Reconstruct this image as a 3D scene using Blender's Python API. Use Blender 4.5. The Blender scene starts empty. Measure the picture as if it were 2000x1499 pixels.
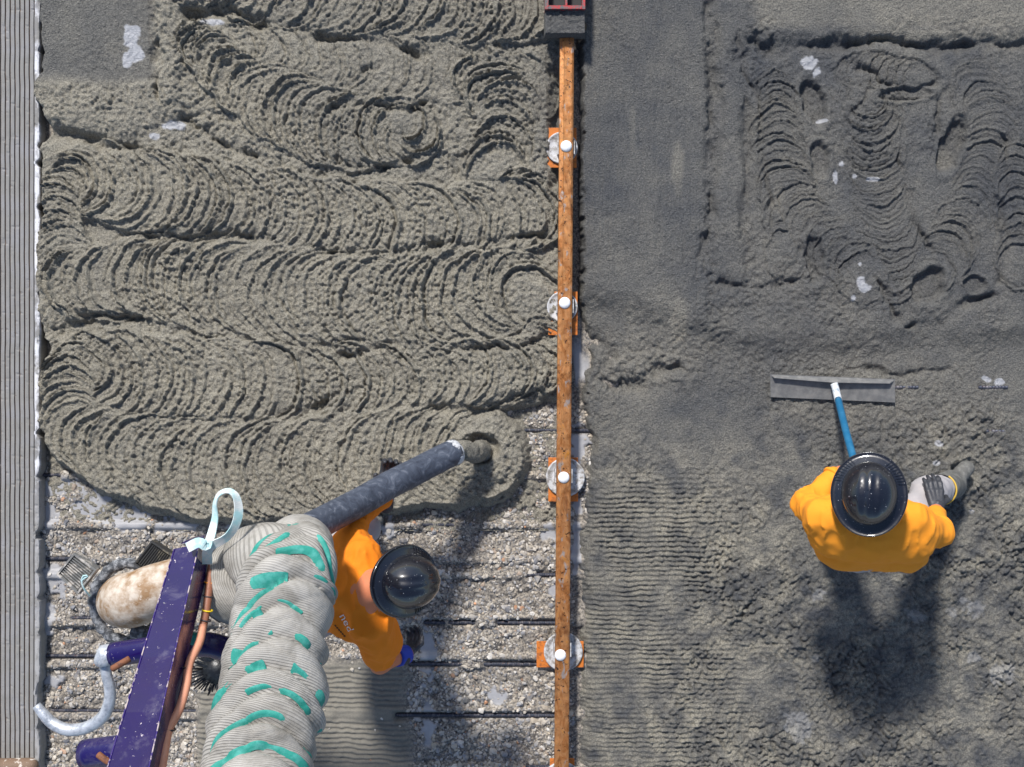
import bpy, math, random
import numpy as np
from mathutils import Vector, Matrix
from mathutils.bvhtree import BVHTree

random.seed(7)
rng = np.random.default_rng(11)
scene = bpy.context.scene
COL = scene.collection
R = math.radians

# ------------------------------------------------------------------ camera, sky, sun, exposure
H = 7.0                      # drone height above the old deck, metres
F = 2310.0                   # focal length in photo pixels (photo 2000 x 1499)
cam_d = bpy.data.cameras.new('camera')
cam_d.sensor_width = 36.0
cam_d.lens = F / 2000.0 * 36.0
cam_d.clip_end = 500.0
cam = bpy.data.objects.new('camera', cam_d)
cam.location = (0, 0, H)
COL.objects.link(cam)
scene.camera = cam

SUN_EL, SUN_AZ = R(46), R(-20)       # sun stands up-left in the picture; shadows fall down and a little right
world = bpy.data.worlds.new('World')
scene.world = world
world.use_nodes = True
wn = world.node_tree.nodes
wl = world.node_tree.links
sky = wn.new('ShaderNodeTexSky')
sky.sky_type = 'NISHITA'
sky.sun_disc = False
sky.sun_elevation = SUN_EL
sky.sun_rotation = SUN_AZ
bg = wn['Background']
bg.inputs['Strength'].default_value = 0.132
wl.new(sky.outputs[0], bg.inputs[0])
sun_d = bpy.data.lights.new('sun', 'SUN')
sun_d.energy = 4.7
sun_d.angle = R(6.0)
sun_d.color = (1.0, 0.965, 0.915)
sun = bpy.data.objects.new('sun', sun_d)
sdir = Vector((-math.sin(SUN_AZ) * math.cos(SUN_EL), -math.cos(SUN_AZ) * math.cos(SUN_EL), -math.sin(SUN_EL)))
sun.rotation_euler = sdir.to_track_quat('-Z', 'Y').to_euler()
sun.location = (-3, 8, 12)
COL.objects.link(sun)
vs = scene.view_settings
vs.view_transform = 'Standard'
vs.look = 'None'
vs.gamma = 1.0
vs.use_curve_mapping = False
vs.exposure = 0.06


def at(u, v, z=0.0):
    """photo pixel + height -> world point"""
    k = (H - z) / F
    return Vector(((u - 1000.0) * k, -(v - 749.5) * k, z))


def px(n, z=0.0):
    return n * (H - z) / F


# ------------------------------------------------------------------ object helpers
def tag(o, label=None, cat=None, group=None, kind=None):
    if label: o['label'] = label
    if cat: o['category'] = cat
    if group: o['group'] = group
    if kind: o['kind'] = kind
    return o


def link(name, me, mat=None, parent=None):
    o = bpy.data.objects.new(name, me)
    COL.objects.link(o)
    if mat is not None and not me.materials:
        me.materials.append(mat)
    if parent is not None:
        o.parent = parent
        o.matrix_parent_inverse = Matrix.Translation(-parent.location)
    return o


def empty(name, loc, label, cat, group=None):
    o = bpy.data.objects.new(name, None)
    o.location = loc
    o.empty_display_size = 0.1
    COL.objects.link(o)
    return tag(o, label, cat, group)


def fast_mesh(name, V, Q, smooth=True, attrs=None):
    """V (n,3), Q (m,4) or (m,3) index array"""
    me = bpy.data.meshes.new(name)
    V = np.asarray(V, dtype=np.float32)
    Q = np.asarray(Q, dtype=np.int32)
    k = Q.shape[1]
    me.vertices.add(len(V))
    me.vertices.foreach_set('co', V.ravel())
    me.loops.add(Q.size)
    me.loops.foreach_set('vertex_index', Q.ravel())
    me.polygons.add(len(Q))
    me.polygons.foreach_set('loop_start', np.arange(0, Q.size, k, dtype=np.int32))
    me.polygons.foreach_set('loop_total', np.full(len(Q), k, dtype=np.int32))
    me.polygons.foreach_set('use_smooth', np.full(len(Q), smooth, dtype=bool))
    me.update(calc_edges=True)
    if attrs:
        for an, arr in attrs.items():
            arr = np.asarray(arr, dtype=np.float32)
            if arr.ndim == 1:
                a = me.attributes.new(an, 'FLOAT', 'POINT')
                a.data.foreach_set('value', arr)
            else:
                a = me.attributes.new(an, 'FLOAT_VECTOR', 'POINT')
                a.data.foreach_set('vector', arr.ravel())
    return me


def py_mesh(name, V, Fc, smooth=False):
    me = bpy.data.meshes.new(name)
    me.from_pydata([tuple(v) for v in V], [], [tuple(f) for f in Fc])
    me.update()
    if smooth:
        me.polygons.foreach_set('use_smooth', [True] * len(me.polygons))
    return me


class MB:
    """collects simple solids into one mesh"""
    def __init__(self):
        self.V, self.Fc = [], []

    def add(self, V, Fc):
        n = len(self.V)
        self.V += [tuple(v) for v in V]
        self.Fc += [tuple(i + n for i in f) for f in Fc]

    def hexa(self, a):
        """8 corners: bottom 4 ccw, top 4 ccw"""
        self.add(a, [(3, 2, 1, 0), (4, 5, 6, 7), (0, 1, 5, 4), (1, 2, 6, 5), (2, 3, 7, 6), (3, 0, 4, 7)])

    def box(self, c, s, rot=None):
        cs = [(-1, -1, -1), (1, -1, -1), (1, 1, -1), (-1, 1, -1), (-1, -1, 1), (1, -1, 1), (1, 1, 1), (-1, 1, 1)]
        M = rot if rot is not None else Matrix.Identity(3)
        self.hexa([Vector(c) + M @ Vector((x * s[0] / 2, y * s[1] / 2, z * s[2] / 2)) for x, y, z in cs])

    def build(self, name, mat, parent=None, smooth=False, bevel=0):
        me = py_mesh(name, self.V, self.Fc, smooth)
        o = link(name, me, mat, parent)
        if bevel:
            m = o.modifiers.new('bevel', 'BEVEL')
            m.width = bevel
            m.segments = 2
            m.limit_method = 'ANGLE'
        return o


def catmull(P, step):
    """P (n,k) control rows, resampled about every step (first 3 or 2 columns are distance)"""
    P = np.asarray(P, float)
    out = []
    n = len(P)
    for i in range(n - 1):
        p0 = P[i - 1] if i else 2 * P[0] - P[1]
        p1, p2 = P[i], P[i + 1]
        p3 = P[i + 2] if i + 2 < n else 2 * P[-1] - P[-2]
        m = max(2, int(np.linalg.norm((p2 - p1)[:min(3, P.shape[1])]) / step))
        t = np.linspace(0, 1, m, endpoint=False)[:, None]
        out.append(0.5 * (2 * p1 + (p2 - p0) * t + (2 * p0 - 5 * p1 + 4 * p2 - p3) * t ** 2 + (3 * p1 - p0 - 3 * p2 + p3) * t ** 3))
    out.append(P[-1:])
    return np.concatenate(out)


def frames(path, up=(0, 0, 1)):
    path = np.asarray(path, float)
    T = np.gradient(path, axis=0)
    T /= np.linalg.norm(T, axis=1)[:, None] + 1e-9
    upv = np.array(up, float)
    S = np.cross(T, upv)
    nrm = np.linalg.norm(S, axis=1)
    bad = nrm < 1e-3
    if bad.any():
        S[bad] = np.cross(T[bad], np.array([0, 1.0, 0]))
    S /= np.linalg.norm(S, axis=1)[:, None]
    U = np.cross(S, T)
    return T, S, U


def tube_mesh(name, path, rad, n=16, caps=True, disp=None, up=(0, 0, 1), attrs=False):
    path = np.asarray(path, float)
    rad = np.broadcast_to(np.asarray(rad, float), (len(path),))
    T, S, U = frames(path, up)
    th = np.linspace(0, 2 * np.pi, n, endpoint=False)
    rr = rad[:, None] * np.ones(n)[None, :]
    if disp is not None:
        rr = rr + disp(np.arange(len(path))[:, None] / (len(path) - 1.0), th[None, :])
    V = path[:, None, :] + rr[..., None] * (np.sin(th)[None, :, None] * S[:, None, :] + np.cos(th)[None, :, None] * U[:, None, :])
    m = len(path)
    V = V.reshape(-1, 3)
    i = np.arange(m - 1)[:, None]
    j = np.arange(n)[None, :]
    j2 = (j + 1) % n
    Q = np.stack([i * n + j, i * n + j2, (i + 1) * n + j2, (i + 1) * n + j], -1).reshape(-1, 4)
    if caps:
        c0, c1 = len(V), len(V) + 1
        V = np.concatenate([V, path[:1], path[-1:]])
        jj = np.arange(n)
        jj2 = (jj + 1) % n
        Q = np.concatenate([Q, np.stack([np.full(n, c0), jj2, jj, np.full(n, c0)], -1)[:, [0, 1, 2, 2]],
                            np.stack([np.full(n, c1), (m - 1) * n + jj, (m - 1) * n + jj2], -1)[:, [0, 1, 2, 2]]])
        quads = Q[:(m - 1) * n]
        tris = Q[(m - 1) * n:, :3]
        Fc = [tuple(q) for q in quads.tolist()] + [tuple(t) for t in tris.tolist()]
        me = py_mesh(name, V, Fc, True)
    else:
        me = fast_mesh(name, V, Q, True)
    if attrs:
        s = np.repeat(np.concatenate([[0], np.cumsum(np.linalg.norm(np.diff(path, axis=0), axis=1))]), n)
        t = np.tile(th, m)
        a = np.zeros((len(me.vertices), 3), np.float32)
        a[:m * n, 0] = s
        a[:m * n, 1] = np.sin(t)
        a[:m * n, 2] = np.cos(t)
        at_ = me.attributes.new('sleeve', 'FLOAT_VECTOR', 'POINT')
        at_.data.foreach_set('vector', a.ravel())
    return me


def tube(name, P, rad, mat, parent=None, n=14, step=0.02, up=(0, 0, 1), disp=None, caps=True):
    """P: world points (with optional radius in column 3)"""
    P = np.asarray([list(p) for p in P], float)
    if P.shape[1] == 3:
        P = np.concatenate([P, np.full((len(P), 1), rad)], 1)
    C = catmull(P, step)
    return link(name, tube_mesh(name, C[:, :3], C[:, 3], n, caps, disp, up), mat, parent)


# ------------------------------------------------------------------ numpy noise
_T = rng.random((256, 256)).astype(np.float32) * 2 - 1


def noise(x, y, sc, seed=0):
    x = np.asarray(x, np.float32) / sc + seed * 37.17
    y = np.asarray(y, np.float32) / sc + seed * 91.73
    xi, yi = np.floor(x), np.floor(y)
    fx, fy = x - xi, y - yi
    xi, yi = xi.astype(np.int32) & 255, yi.astype(np.int32) & 255
    x1, y1 = (xi + 1) & 255, (yi + 1) & 255
    fx = fx * fx * fx * (fx * (fx * 6 - 15) + 10)
    fy = fy * fy * fy * (fy * (fy * 6 - 15) + 10)
    a = _T[xi, yi] * (1 - fx) + _T[x1, yi] * fx
    b = _T[xi, y1] * (1 - fx) + _T[x1, y1] * fx
    return a * (1 - fy) + b * fy


def fbm(x, y, sc, seed=0, oc=3, g=0.5):
    r, a, n = 0, 1.0, 0
    for k in range(oc):
        # rotate each octave a little so the lattice does not show
        c, s = math.cos(0.6 * k + 0.3), math.sin(0.6 * k + 0.3)
        r = r + a * noise(x * c - y * s, x * s + y * c, sc / 2 ** k, seed + k)
        n += a
        a *= g
    return r / n


def crease(x, y, sc, seed=0):
    """lumps split by creases, 0 in the creases"""
    return np.sqrt(np.abs(noise(x * 0.8 - y * 0.6, x * 0.6 + y * 0.8, sc, seed)) + 0.003)


def sstep(a, b, x):
    t = np.clip((x - a) / (b - a), 0, 1)
    return t * t * (3 - 2 * t)


_T3 = rng.random((32, 32, 32)).astype(np.float32) * 2 - 1


def noise3(P, sc, seed=0):
    q = P / sc + seed * 13.37
    i = np.floor(q)
    f = q - i
    i = i.astype(np.int32) & 31
    j = (i + 1) & 31
    f = f * f * (3 - 2 * f)
    r = 0
    for dx in (0, 1):
        for dy in (0, 1):
            for dz in (0, 1):
                w = (f[..., 0] if dx else 1 - f[..., 0]) * (f[..., 1] if dy else 1 - f[..., 1]) * (f[..., 2] if dz else 1 - f[..., 2])
                r = r + w * _T3[(j if dx else i)[..., 0], (j if dy else i)[..., 1], (j if dz else i)[..., 2]]
    return r


# ------------------------------------------------------------------ materials
class NT:
    def __init__(self, name):
        self.m = bpy.data.materials.new(name)
        self.m.use_nodes = True
        self.n = self.m.node_tree.nodes
        self.l = self.m.node_tree.links
        self.b = self.n['Principled BSDF']
        self._tc = None

    def tc(self):
        if self._tc is None:
            self._tc = self.n.new('ShaderNodeTexCoord')
        return self._tc.outputs['Object']

    def tex(self, scale, detail=4, rough=0.55, dist=0.0, vec=None):
        t = self.n.new('ShaderNodeTexNoise')
        t.inputs['Scale'].default_value = scale
        t.inputs['Detail'].default_value = detail
        t.inputs['Roughness'].default_value = rough
        t.inputs['Distortion'].default_value = dist
        self.l.new(vec if vec is not None else self.tc(), t.inputs['Vector'])
        return t.outputs['Fac']

    def vmap(self, scale=(1, 1, 1), vec=None):
        m = self.n.new('ShaderNodeMapping')
        m.inputs['Scale'].default_value = scale
        self.l.new(vec if vec is not None else self.tc(), m.inputs['Vector'])
        return m.outputs[0]

    def ramp(self, fac, stops):
        r = self.n.new('ShaderNodeValToRGB')
        e = r.color_ramp.elements
        while len(e) < len(stops):
            e.new(0.5)
        for el, (p, c) in zip(e, stops):
            el.position = p
            el.color = tuple(c) + (1,) if len(c) == 3 else c
        self.l.new(fac, r.inputs[0])
        return r.outputs[0]

    def mix(self, fac, a, b, mode='MIX'):
        m = self.n.new('ShaderNodeMix')
        m.data_type = 'RGBA'
        m.blend_type = mode
        for s, val in ((0, fac), (6, a), (7, b)):
            if isinstance(val, (int, float)):
                m.inputs[s].default_value = val
            elif isinstance(val, tuple):
                m.inputs[s].default_value = val + (1,)
            else:
                self.l.new(val, m.inputs[s])
        return m.outputs[2]

    def math(self, op, a, b=0.0, c=None):
        m = self.n.new('ShaderNodeMath')
        m.operation = op
        for s, val in enumerate((a, b) if c is None else (a, b, c)):
            if isinstance(val, (int, float)):
                m.inputs[s].default_value = val
            else:
                self.l.new(val, m.inputs[s])
        return m.outputs[0]

    def attr(self, name):
        a = self.n.new('ShaderNodeAttribute')
        a.attribute_name = name
        return a

    def col(self, c):
        if isinstance(c, tuple):
            self.b.inputs['Base Color'].default_value = c + (1,)
        else:
            self.l.new(c, self.b.inputs['Base Color'])
        return self

    def rough(self, r):
        if isinstance(r, (int, float)):
            self.b.inputs['Roughness'].default_value = r
        else:
            self.l.new(r, self.b.inputs['Roughness'])
        return self

    def set(self, **k):
        for key, val in k.items():
            self.b.inputs[key.replace('_', ' ')].default_value = val
        return self

    def bump(self, h, dist=0.002, strength=1.0):
        b = self.n.new('ShaderNodeBump')
        b.inputs['Distance'].default_value = dist
        b.inputs['Strength'].default_value = strength
        self.l.new(h, b.inputs['Height'])
        self.l.new(b.outputs[0], self.b.inputs['Normal'])
        return self


def grime(name, base, dirt, scale=18, lo=0.52, hi=0.66, rough=0.5, bumpd=0.001, dirt2=None, metal=0.0, spec=0.5):
    m = NT(name)
    f = m.ramp(m.tex(scale, 5, 0.62), [(lo, (0, 0, 0)), (hi, (1, 1, 1))])
    c = m.mix(f, base, dirt)
    if dirt2:
        f2 = m.ramp(m.tex(scale * 3.1, 4, 0.6), [(0.6, (0, 0, 0)), (0.68, (1, 1, 1))])
        c = m.mix(f2, c, dirt2)
    m.col(c).rough(rough).set(Metallic=metal)
    m.bump(m.tex(scale * 5, 3), bumpd)
    return m.m


# concrete: attributes wet (0 fresh and crumbly .. 1 troweled and wet), slush (watery cement)
def concrete_mat(name):
    m = NT(name)
    n1 = m.tex(3.0, 3, 0.55)
    n2 = m.ramp(m.tex(115, 4, 0.7), [(0.30, (0, 0, 0)), (0.70, (1, 1, 1))])
    dry = m.mix(n2, (0.125, 0.116, 0.096), (0.49, 0.452, 0.365))
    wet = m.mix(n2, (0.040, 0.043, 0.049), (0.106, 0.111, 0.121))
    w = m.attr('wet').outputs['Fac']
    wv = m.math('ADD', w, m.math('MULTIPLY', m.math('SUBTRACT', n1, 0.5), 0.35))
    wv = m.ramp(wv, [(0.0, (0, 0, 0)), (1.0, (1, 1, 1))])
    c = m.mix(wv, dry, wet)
    speck = m.ramp(m.tex(160, 2, 0.5), [(0.63, (0, 0, 0)), (0.70, (1, 1, 1))])
    c = m.mix(m.math('MULTIPLY', speck, 0.35), c, (0.36, 0.33, 0.27))
    s = m.attr('slush').outputs['Fac']
    sl = m.mix(m.tex(30, 4), (0.36, 0.37, 0.40), (0.62, 0.62, 0.64))
    c = m.mix(s, c, sl)
    m.col(c)
    m.rough(m.ramp(wv, [(0.0, (0.66,) * 3), (1.0, (0.46,) * 3)]))
    m.set(IOR=1.35)
    # grain of the sand and small stones in the mix
    h = m.math('ADD', m.tex(105, 4, 0.7, 0.6), m.math('MULTIPLY', m.math('ABSOLUTE', m.math('SUBTRACT', m.tex(60, 3, 0.6, 0.3), 0.5)), 2.2))
    m.bump(h, 0.010)
    return m.m


M = {}
M['concrete'] = concrete_mat('wet concrete')


def deck_mat():
    m = NT('old deck')
    n2 = m.tex(70, 5, 0.7)
    c = m.mix(m.ramp(n2, [(0.38, (0, 0, 0)), (0.62, (1, 1, 1))]), (0.055, 0.050, 0.048), (0.39, 0.345, 0.285))
    bl = m.ramp(m.tex(55, 3, 0.6, 0.4), [(0.56, (0, 0, 0)), (0.64, (1, 1, 1))])
    c = m.mix(m.math('MULTIPLY', bl, 0.5), c, (0.07, 0.08, 0.105))
    rib = m.attr('rib').outputs['Fac']
    c = m.mix(rib, c, m.mix(n2, (0.13, 0.12, 0.10), (0.25, 0.23, 0.19)))
    s = m.attr('slush').outputs['Fac']
    c = m.mix(s, c, m.mix(m.tex(14, 4, 0.6), (0.25, 0.255, 0.275), (0.46, 0.45, 0.45)))
    m.col(c).rough(m.ramp(s, [(0, (0.8,) * 3), (1, (0.5,) * 3)]))
    m.bump(m.tex(180, 3, 0.6), 0.002)
    return m.m


M['deck'] = deck_mat()


def stone_mat():
    m = NT('gravel stone')
    a = m.attr('tone')
    c = m.mix(m.tex(240, 3), a.outputs['Vector'], m.mix(0.55, a.outputs['Vector'], (0.42, 0.40, 0.37)))
    c = m.mix(m.ramp(m.tex(22, 4, 0.65), [(0.42, (0, 0, 0)), (0.62, (0.6, 0.6, 0.6))]), c, (0.36, 0.315, 0.255))
    m.col(c).rough(0.62)
    return m.m


M['stone'] = stone_mat()


def slab_mat():
    m = NT('grooved old concrete')
    v = m.vmap((1, 0.12, 1))
    n = m.tex(60, 5, 0.65, 0, v)
    c = m.mix(n, (0.17, 0.165, 0.158), (0.31, 0.30, 0.28))
    c = m.mix(m.ramp(m.tex(7, 4, 0.6), [(0.45, (0, 0, 0)), (0.7, (1, 1, 1))]), c, (0.27, 0.265, 0.27))
    g = m.attr('groove').outputs['Fac']
    c = m.mix(g, c, m.mix(m.tex(25, 3), (0.12, 0.075, 0.055), (0.21, 0.16, 0.13)))
    e = m.attr('edge').outputs['Fac']
    ef = m.math('MULTIPLY', e, m.ramp(m.tex(16, 4, 0.6, 0, m.vmap((1, 0.5, 1))), [(0.42, (0, 0, 0)), (0.55, (1, 1, 1))]))
    c = m.mix(ef, c, (0.68, 0.68, 0.71))
    spots = m.ramp(m.tex(110, 2, 0.5), [(0.68, (0, 0, 0)), (0.72, (1, 1, 1))])
    c = m.mix(spots, c, (0.10, 0.09, 0.085))
    m.col(c).rough(0.85)
    m.bump(m.tex(150, 3), 0.0012)
    return m.m


M['slab'] = slab_mat()


def rail_mat():
    m = NT('rusty rail steel')
    v = m.vmap((1, 0.55, 1))
    n = m.tex(24, 6, 0.7, 0.8, v)
    c = m.ramp(n, [(0.25, (0.16, 0.05, 0.014)), (0.42, (0.42, 0.16, 0.045)), (0.58, (0.56, 0.26, 0.10)), (0.72, (0.68, 0.26, 0.03))])
    spl = m.ramp(m.tex(26, 4, 0.6, 0.5, m.vmap((1, 0.45, 1))), [(0.60, (0, 0, 0)), (0.66, (1, 1, 1))])
    c = m.mix(m.math('MULTIPLY', spl, 0.85), c, (0.40, 0.36, 0.33))
    st_ = m.ramp(m.tex(9, 5, 0.7, 0.5, m.vmap((1, 0.35, 1))), [(0.52, (0, 0, 0)), (0.60, (1, 1, 1))])
    c = m.mix(m.math('MULTIPLY', st_, 0.45), c, (0.085, 0.035, 0.018))
    dk = m.ramp(m.tex(48, 3, 0.6), [(0.62, (0, 0, 0)), (0.67, (1, 1, 1))])
    c = m.mix(dk, c, (0.04, 0.022, 0.015))
    m.col(c).rough(m.ramp(m.tex(30, 4), [(0.3, (0.24,) * 3), (0.7, (0.55,) * 3)])).set(Metallic=0.6)
    m.bump(m.tex(160, 3), 0.0006)
    return m.m


M['rail'] = rail_mat()
M['orange_plate'] = grime('rusty orange plate', (0.56, 0.16, 0.018), (0.22, 0.07, 0.02), 40, 0.5, 0.65, 0.65)
M['galv'] = grime('galvanised cup', (0.56, 0.56, 0.57), (0.26, 0.24, 0.22), 34, 0.44, 0.60, 0.45, 0.002, (0.14, 0.12, 0.11))
M['glint_white'] = grime('bolt with painted glint', (0.92, 0.92, 0.93), (0.55, 0.53, 0.50), 60, 0.58, 0.68, 0.25, 0.0004)  # bolt heads: the sun glint is painted in as a near-white base colour
M['rebar'] = grime('rebar steel', (0.055, 0.062, 0.085), (0.16, 0.15, 0.16), 30, 0.5, 0.62, 0.4, 0.0008, (0.13, 0.05, 0.03), 0.3)
M['red_paint'] = grime('red paint', (0.40, 0.02, 0.025), (0.10, 0.09, 0.09), 40, 0.44, 0.54, 0.5)
M['dark'] = NT('dark interior').col((0.012, 0.012, 0.014)).rough(0.6).m
M['orange'] = None


def cloth(name, base, dark, scale=60, rough=0.85, fine=900):
    m = NT(name)
    c = m.mix(m.tex(scale, 4, 0.6), base, dark)
    m.col(c).rough(rough).set(Sheen_Weight=0.0)
    m.bump(m.tex(fine, 2), 0.0004)
    return m.m


M['orange'] = cloth('orange shirt cloth', (0.88, 0.245, 0.002), (0.76, 0.19, 0.002), 14)
M['hoodie'] = cloth('orange sweatshirt cloth', (0.92, 0.335, 0.016), (0.84, 0.275, 0.012), 12)
M['trouser'] = cloth('grey trouser cloth', (0.44, 0.415, 0.425), (0.33, 0.31, 0.315), 20)
M['jeans'] = cloth('blue denim', (0.02, 0.10, 0.30), (0.012, 0.05, 0.16), 50)
M['skin'] = NT('sun tanned skin').col((0.60, 0.20, 0.095)).rough(0.55).set(Subsurface_Weight=0.05).m
M['glove'] = grime('black rubber glove', (0.035, 0.037, 0.045), (0.13, 0.13, 0.14), 40, 0.58, 0.72, 0.5)
M['blue_cuff'] = NT('blue glove cuff').col((0.012, 0.045, 0.42)).rough(0.6).m
M['mud_boot'] = grime('cement covered rubber boot', (0.115, 0.113, 0.105), (0.20, 0.195, 0.18), 25, 0.45, 0.62, 0.7, 0.003)
M['brown_boot'] = grime('muddy brown leather', (0.20, 0.13, 0.085), (0.62, 0.55, 0.48), 22, 0.54, 0.60, 0.7, 0.002, (0.33, 0.2, 0.15))
M['yellow'] = NT('yellow trim').col((0.62, 0.40, 0.06)).rough(0.6).m


def hat_mat():
    m = NT('glossy black shell')
    sp = m.ramp(m.tex(120, 2, 0.5), [(0.715, (0, 0, 0)), (0.74, (1, 1, 1))])
    c = m.mix(sp, (0.006, 0.007, 0.013), (0.40, 0.40, 0.43))
    splash = m.ramp(m.tex(26, 4, 0.62, 0.4), [(0.685, (0, 0, 0)), (0.71, (1, 1, 1))])
    c = m.mix(m.math('MULTIPLY', splash, 0.55), c, (0.30, 0.30, 0.32))
    m.col(c).rough(m.ramp(m.tex(20, 3), [(0.3, (0.22,) * 3), (0.7, (0.36,) * 3)]))
    m.set(Coat_Weight=1.0, Coat_Roughness=0.05, Coat_IOR=1.5, Specular_IOR_Level=0.4)
    return m.m


M['hat'] = hat_mat()


def purple_mat():
    m = NT('purple boom paint')
    ch = m.ramp(m.tex(70, 3, 0.5, 0.8, m.vmap((1, 0.5, 1))), [(0.70, (0, 0, 0)), (0.725, (1, 1, 1))])
    c = m.mix(m.tex(9, 3), (0.008, 0.0035, 0.066), (0.013, 0.005, 0.092))
    c = m.mix(ch, c, (0.55, 0.48, 0.52))
    du = m.ramp(m.tex(11, 5, 0.7, 0.5), [(0.54, (0, 0, 0)), (0.72, (1, 1, 1))])
    c = m.mix(m.math('MULTIPLY', du, 0.30), c, (0.24, 0.22, 0.28))
    dr = m.ramp(m.tex(55, 3, 0.6), [(0.70, (0, 0, 0)), (0.73, (1, 1, 1))])
    c = m.mix(m.math('MULTIPLY', dr, 0.7), c, (0.30, 0.29, 0.30))
    m.col(c).rough(m.ramp(m.tex(14, 4), [(0.3, (0.17,) * 3), (0.7, (0.33,) * 3)]))
    m.set(Coat_Weight=0.20, Coat_Roughness=0.08)
    return m.m


M['purple'] = purple_mat()
M['chip'] = grime('worn paint edge', (0.50, 0.42, 0.42), (0.04, 0.02, 0.16), 30, 0.42, 0.50, 0.6)
M['zinc'] = grime('zinc plated steel', (0.56, 0.59, 0.64), (0.30, 0.33, 0.38), 26, 0.45, 0.65, 0.38, 0.0015, None, 0.35)
M['rust_pin'] = grime('rusty pin', (0.22, 0.085, 0.04), (0.10, 0.04, 0.025), 50, 0.5, 0.65, 0.75)
M['salmon'] = grime('salmon hose', (0.72, 0.33, 0.21), (0.58, 0.25, 0.16), 12, 0.5, 0.8, 0.5)
M['brownhose'] = grime('brown hose', (0.30, 0.12, 0.07), (0.20, 0.08, 0.05), 30, 0.5, 0.65, 0.5, 0.001)
M['tie_black'] = NT('black cable tie').col((0.05, 0.04, 0.045)).rough(0.5).m
M['tie_yellow'] = NT('yellow cable tie').col((0.85, 0.62, 0.02)).rough(0.5).m
M['tie_orange'] = NT('orange cable tie').col((0.85, 0.30, 0.02)).rough(0.5).m
M['pipe'] = grime('cement stained pipe', (0.58, 0.51, 0.43), (0.28, 0.165, 0.08), 12, 0.40, 0.62, 0.6, 0.002, (0.58, 0.50, 0.42))
M['clampblack'] = grime('crusted black clamp', (0.055, 0.06, 0.07), (0.30, 0.31, 0.33), 40, 0.45, 0.62, 0.7, 0.004)
M['finmetal'] = grime('finned housing', (0.17, 0.17, 0.165), (0.52, 0.48, 0.43), 24, 0.50, 0.62, 0.6, 0.001)
M['findark'] = grime('dark finned housing', (0.035, 0.035, 0.035), (0.17, 0.15, 0.11), 30, 0.56, 0.68, 0.5, 0.001)
M['teal'] = grime('teal webbing', (0.02, 0.27, 0.215), (0.07, 0.36, 0.31), 30, 0.45, 0.65, 0.7)
M['sling'] = grime('pale blue webbing', (0.42, 0.66, 0.68), (0.78, 0.80, 0.78), 16, 0.42, 0.6, 0.75)
M['blackbrush'] = grime('black rubber', (0.012, 0.013, 0.016), (0.05, 0.055, 0.06), 30, 0.5, 0.7, 0.35)
M['pink'] = NT('pink seal').col((0.72, 0.30, 0.27)).rough(0.5).m
M['white'] = NT('white print').col((0.82, 0.80, 0.78)).rough(0.7).m
M['black'] = NT('black print').col((0.02, 0.02, 0.02)).rough(0.7).m
M['blade'] = grime('cement smeared blade', (0.135, 0.135, 0.135), (0.215, 0.21, 0.20), 20, 0.4, 0.66, 0.6, 0.001)
M['blue_pole'] = grime('blue pole', (0.010, 0.125, 0.26), (0.03, 0.17, 0.32), 16, 0.45, 0.7, 0.45)
M['white_sock'] = grime('cement whitened socket', (0.62, 0.64, 0.66), (0.25, 0.32, 0.40), 40, 0.5, 0.62, 0.6)


def hose_mat():
    m = NT('dusty rubber hose')
    v = m.vmap((1, 1, 1))
    c = m.ramp(m.tex(16, 5, 0.68, 1.2, v), [(0.3, (0.028, 0.035, 0.055)), (0.55, (0.075, 0.09, 0.125)), (0.78, (0.26, 0.28, 0.33))])
    m.col(c).rough(0.55)
    m.bump(m.tex(60, 4), 0.002)
    return m.m


M['hose'] = hose_mat()
M['hose_end'] = grime('cement crusted hose lip', (0.55, 0.56, 0.58), (0.12, 0.13, 0.15), 30, 0.5, 0.62, 0.7, 0.003)


def sleeve_mat():
    m = NT('grey mesh fabric')
    a = m.attr('sleeve')
    sep = m.n.new('ShaderNodeSeparateXYZ')
    m.l.new(a.outputs['Vector'], sep.inputs[0])
    s = m.math('SINE', m.math('MULTIPLY', sep.outputs[0], 2 * math.pi / 0.0080))
    lines = m.ramp(m.math('MULTIPLY_ADD', s, 0.5, 0.5), [(0.10, (0, 0, 0)), (0.42, (1, 1, 1))])
    pale = m.ramp(m.tex(3.2, 3, 0.5), [(0.45, (0, 0, 0)), (0.60, (1, 1, 1))])
    lightc = m.mix(m.tex(12, 3), (0.33, 0.315, 0.29), (0.46, 0.44, 0.405))
    c = m.mix(lines, (0.235, 0.225, 0.205), lightc)
    c = m.mix(m.math('MULTIPLY', pale, 0.6), c, m.mix(0.5, lightc, (0.52, 0.50, 0.47)))
    dirt = m.ramp(m.tex(6.5, 5, 0.65, 0.6), [(0.44, (0, 0, 0)), (0.66, (1, 1, 1))])
    c = m.mix(m.math('MULTIPLY', dirt, 0.75), c, (0.20, 0.185, 0.16))
    spat = m.ramp(m.tex(38, 3, 0.6), [(0.66, (0, 0, 0)), (0.70, (1, 1, 1))])
    c = m.mix(m.math('MULTIPLY', spat, 0.6), c, (0.30, 0.285, 0.26))
    m.col(c).rough(0.8)
    m.bump(m.math('ADD', lines, m.math('MULTIPLY', m.tex(45, 3, 0.6), 1.5)), 0.0016)
    return m.m


M['sleeve'] = sleeve_mat()

# ------------------------------------------------------------------ terrain
SR = 6.9 / F      # metres per photo pixel at the slab level (z = 0.1)


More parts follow.
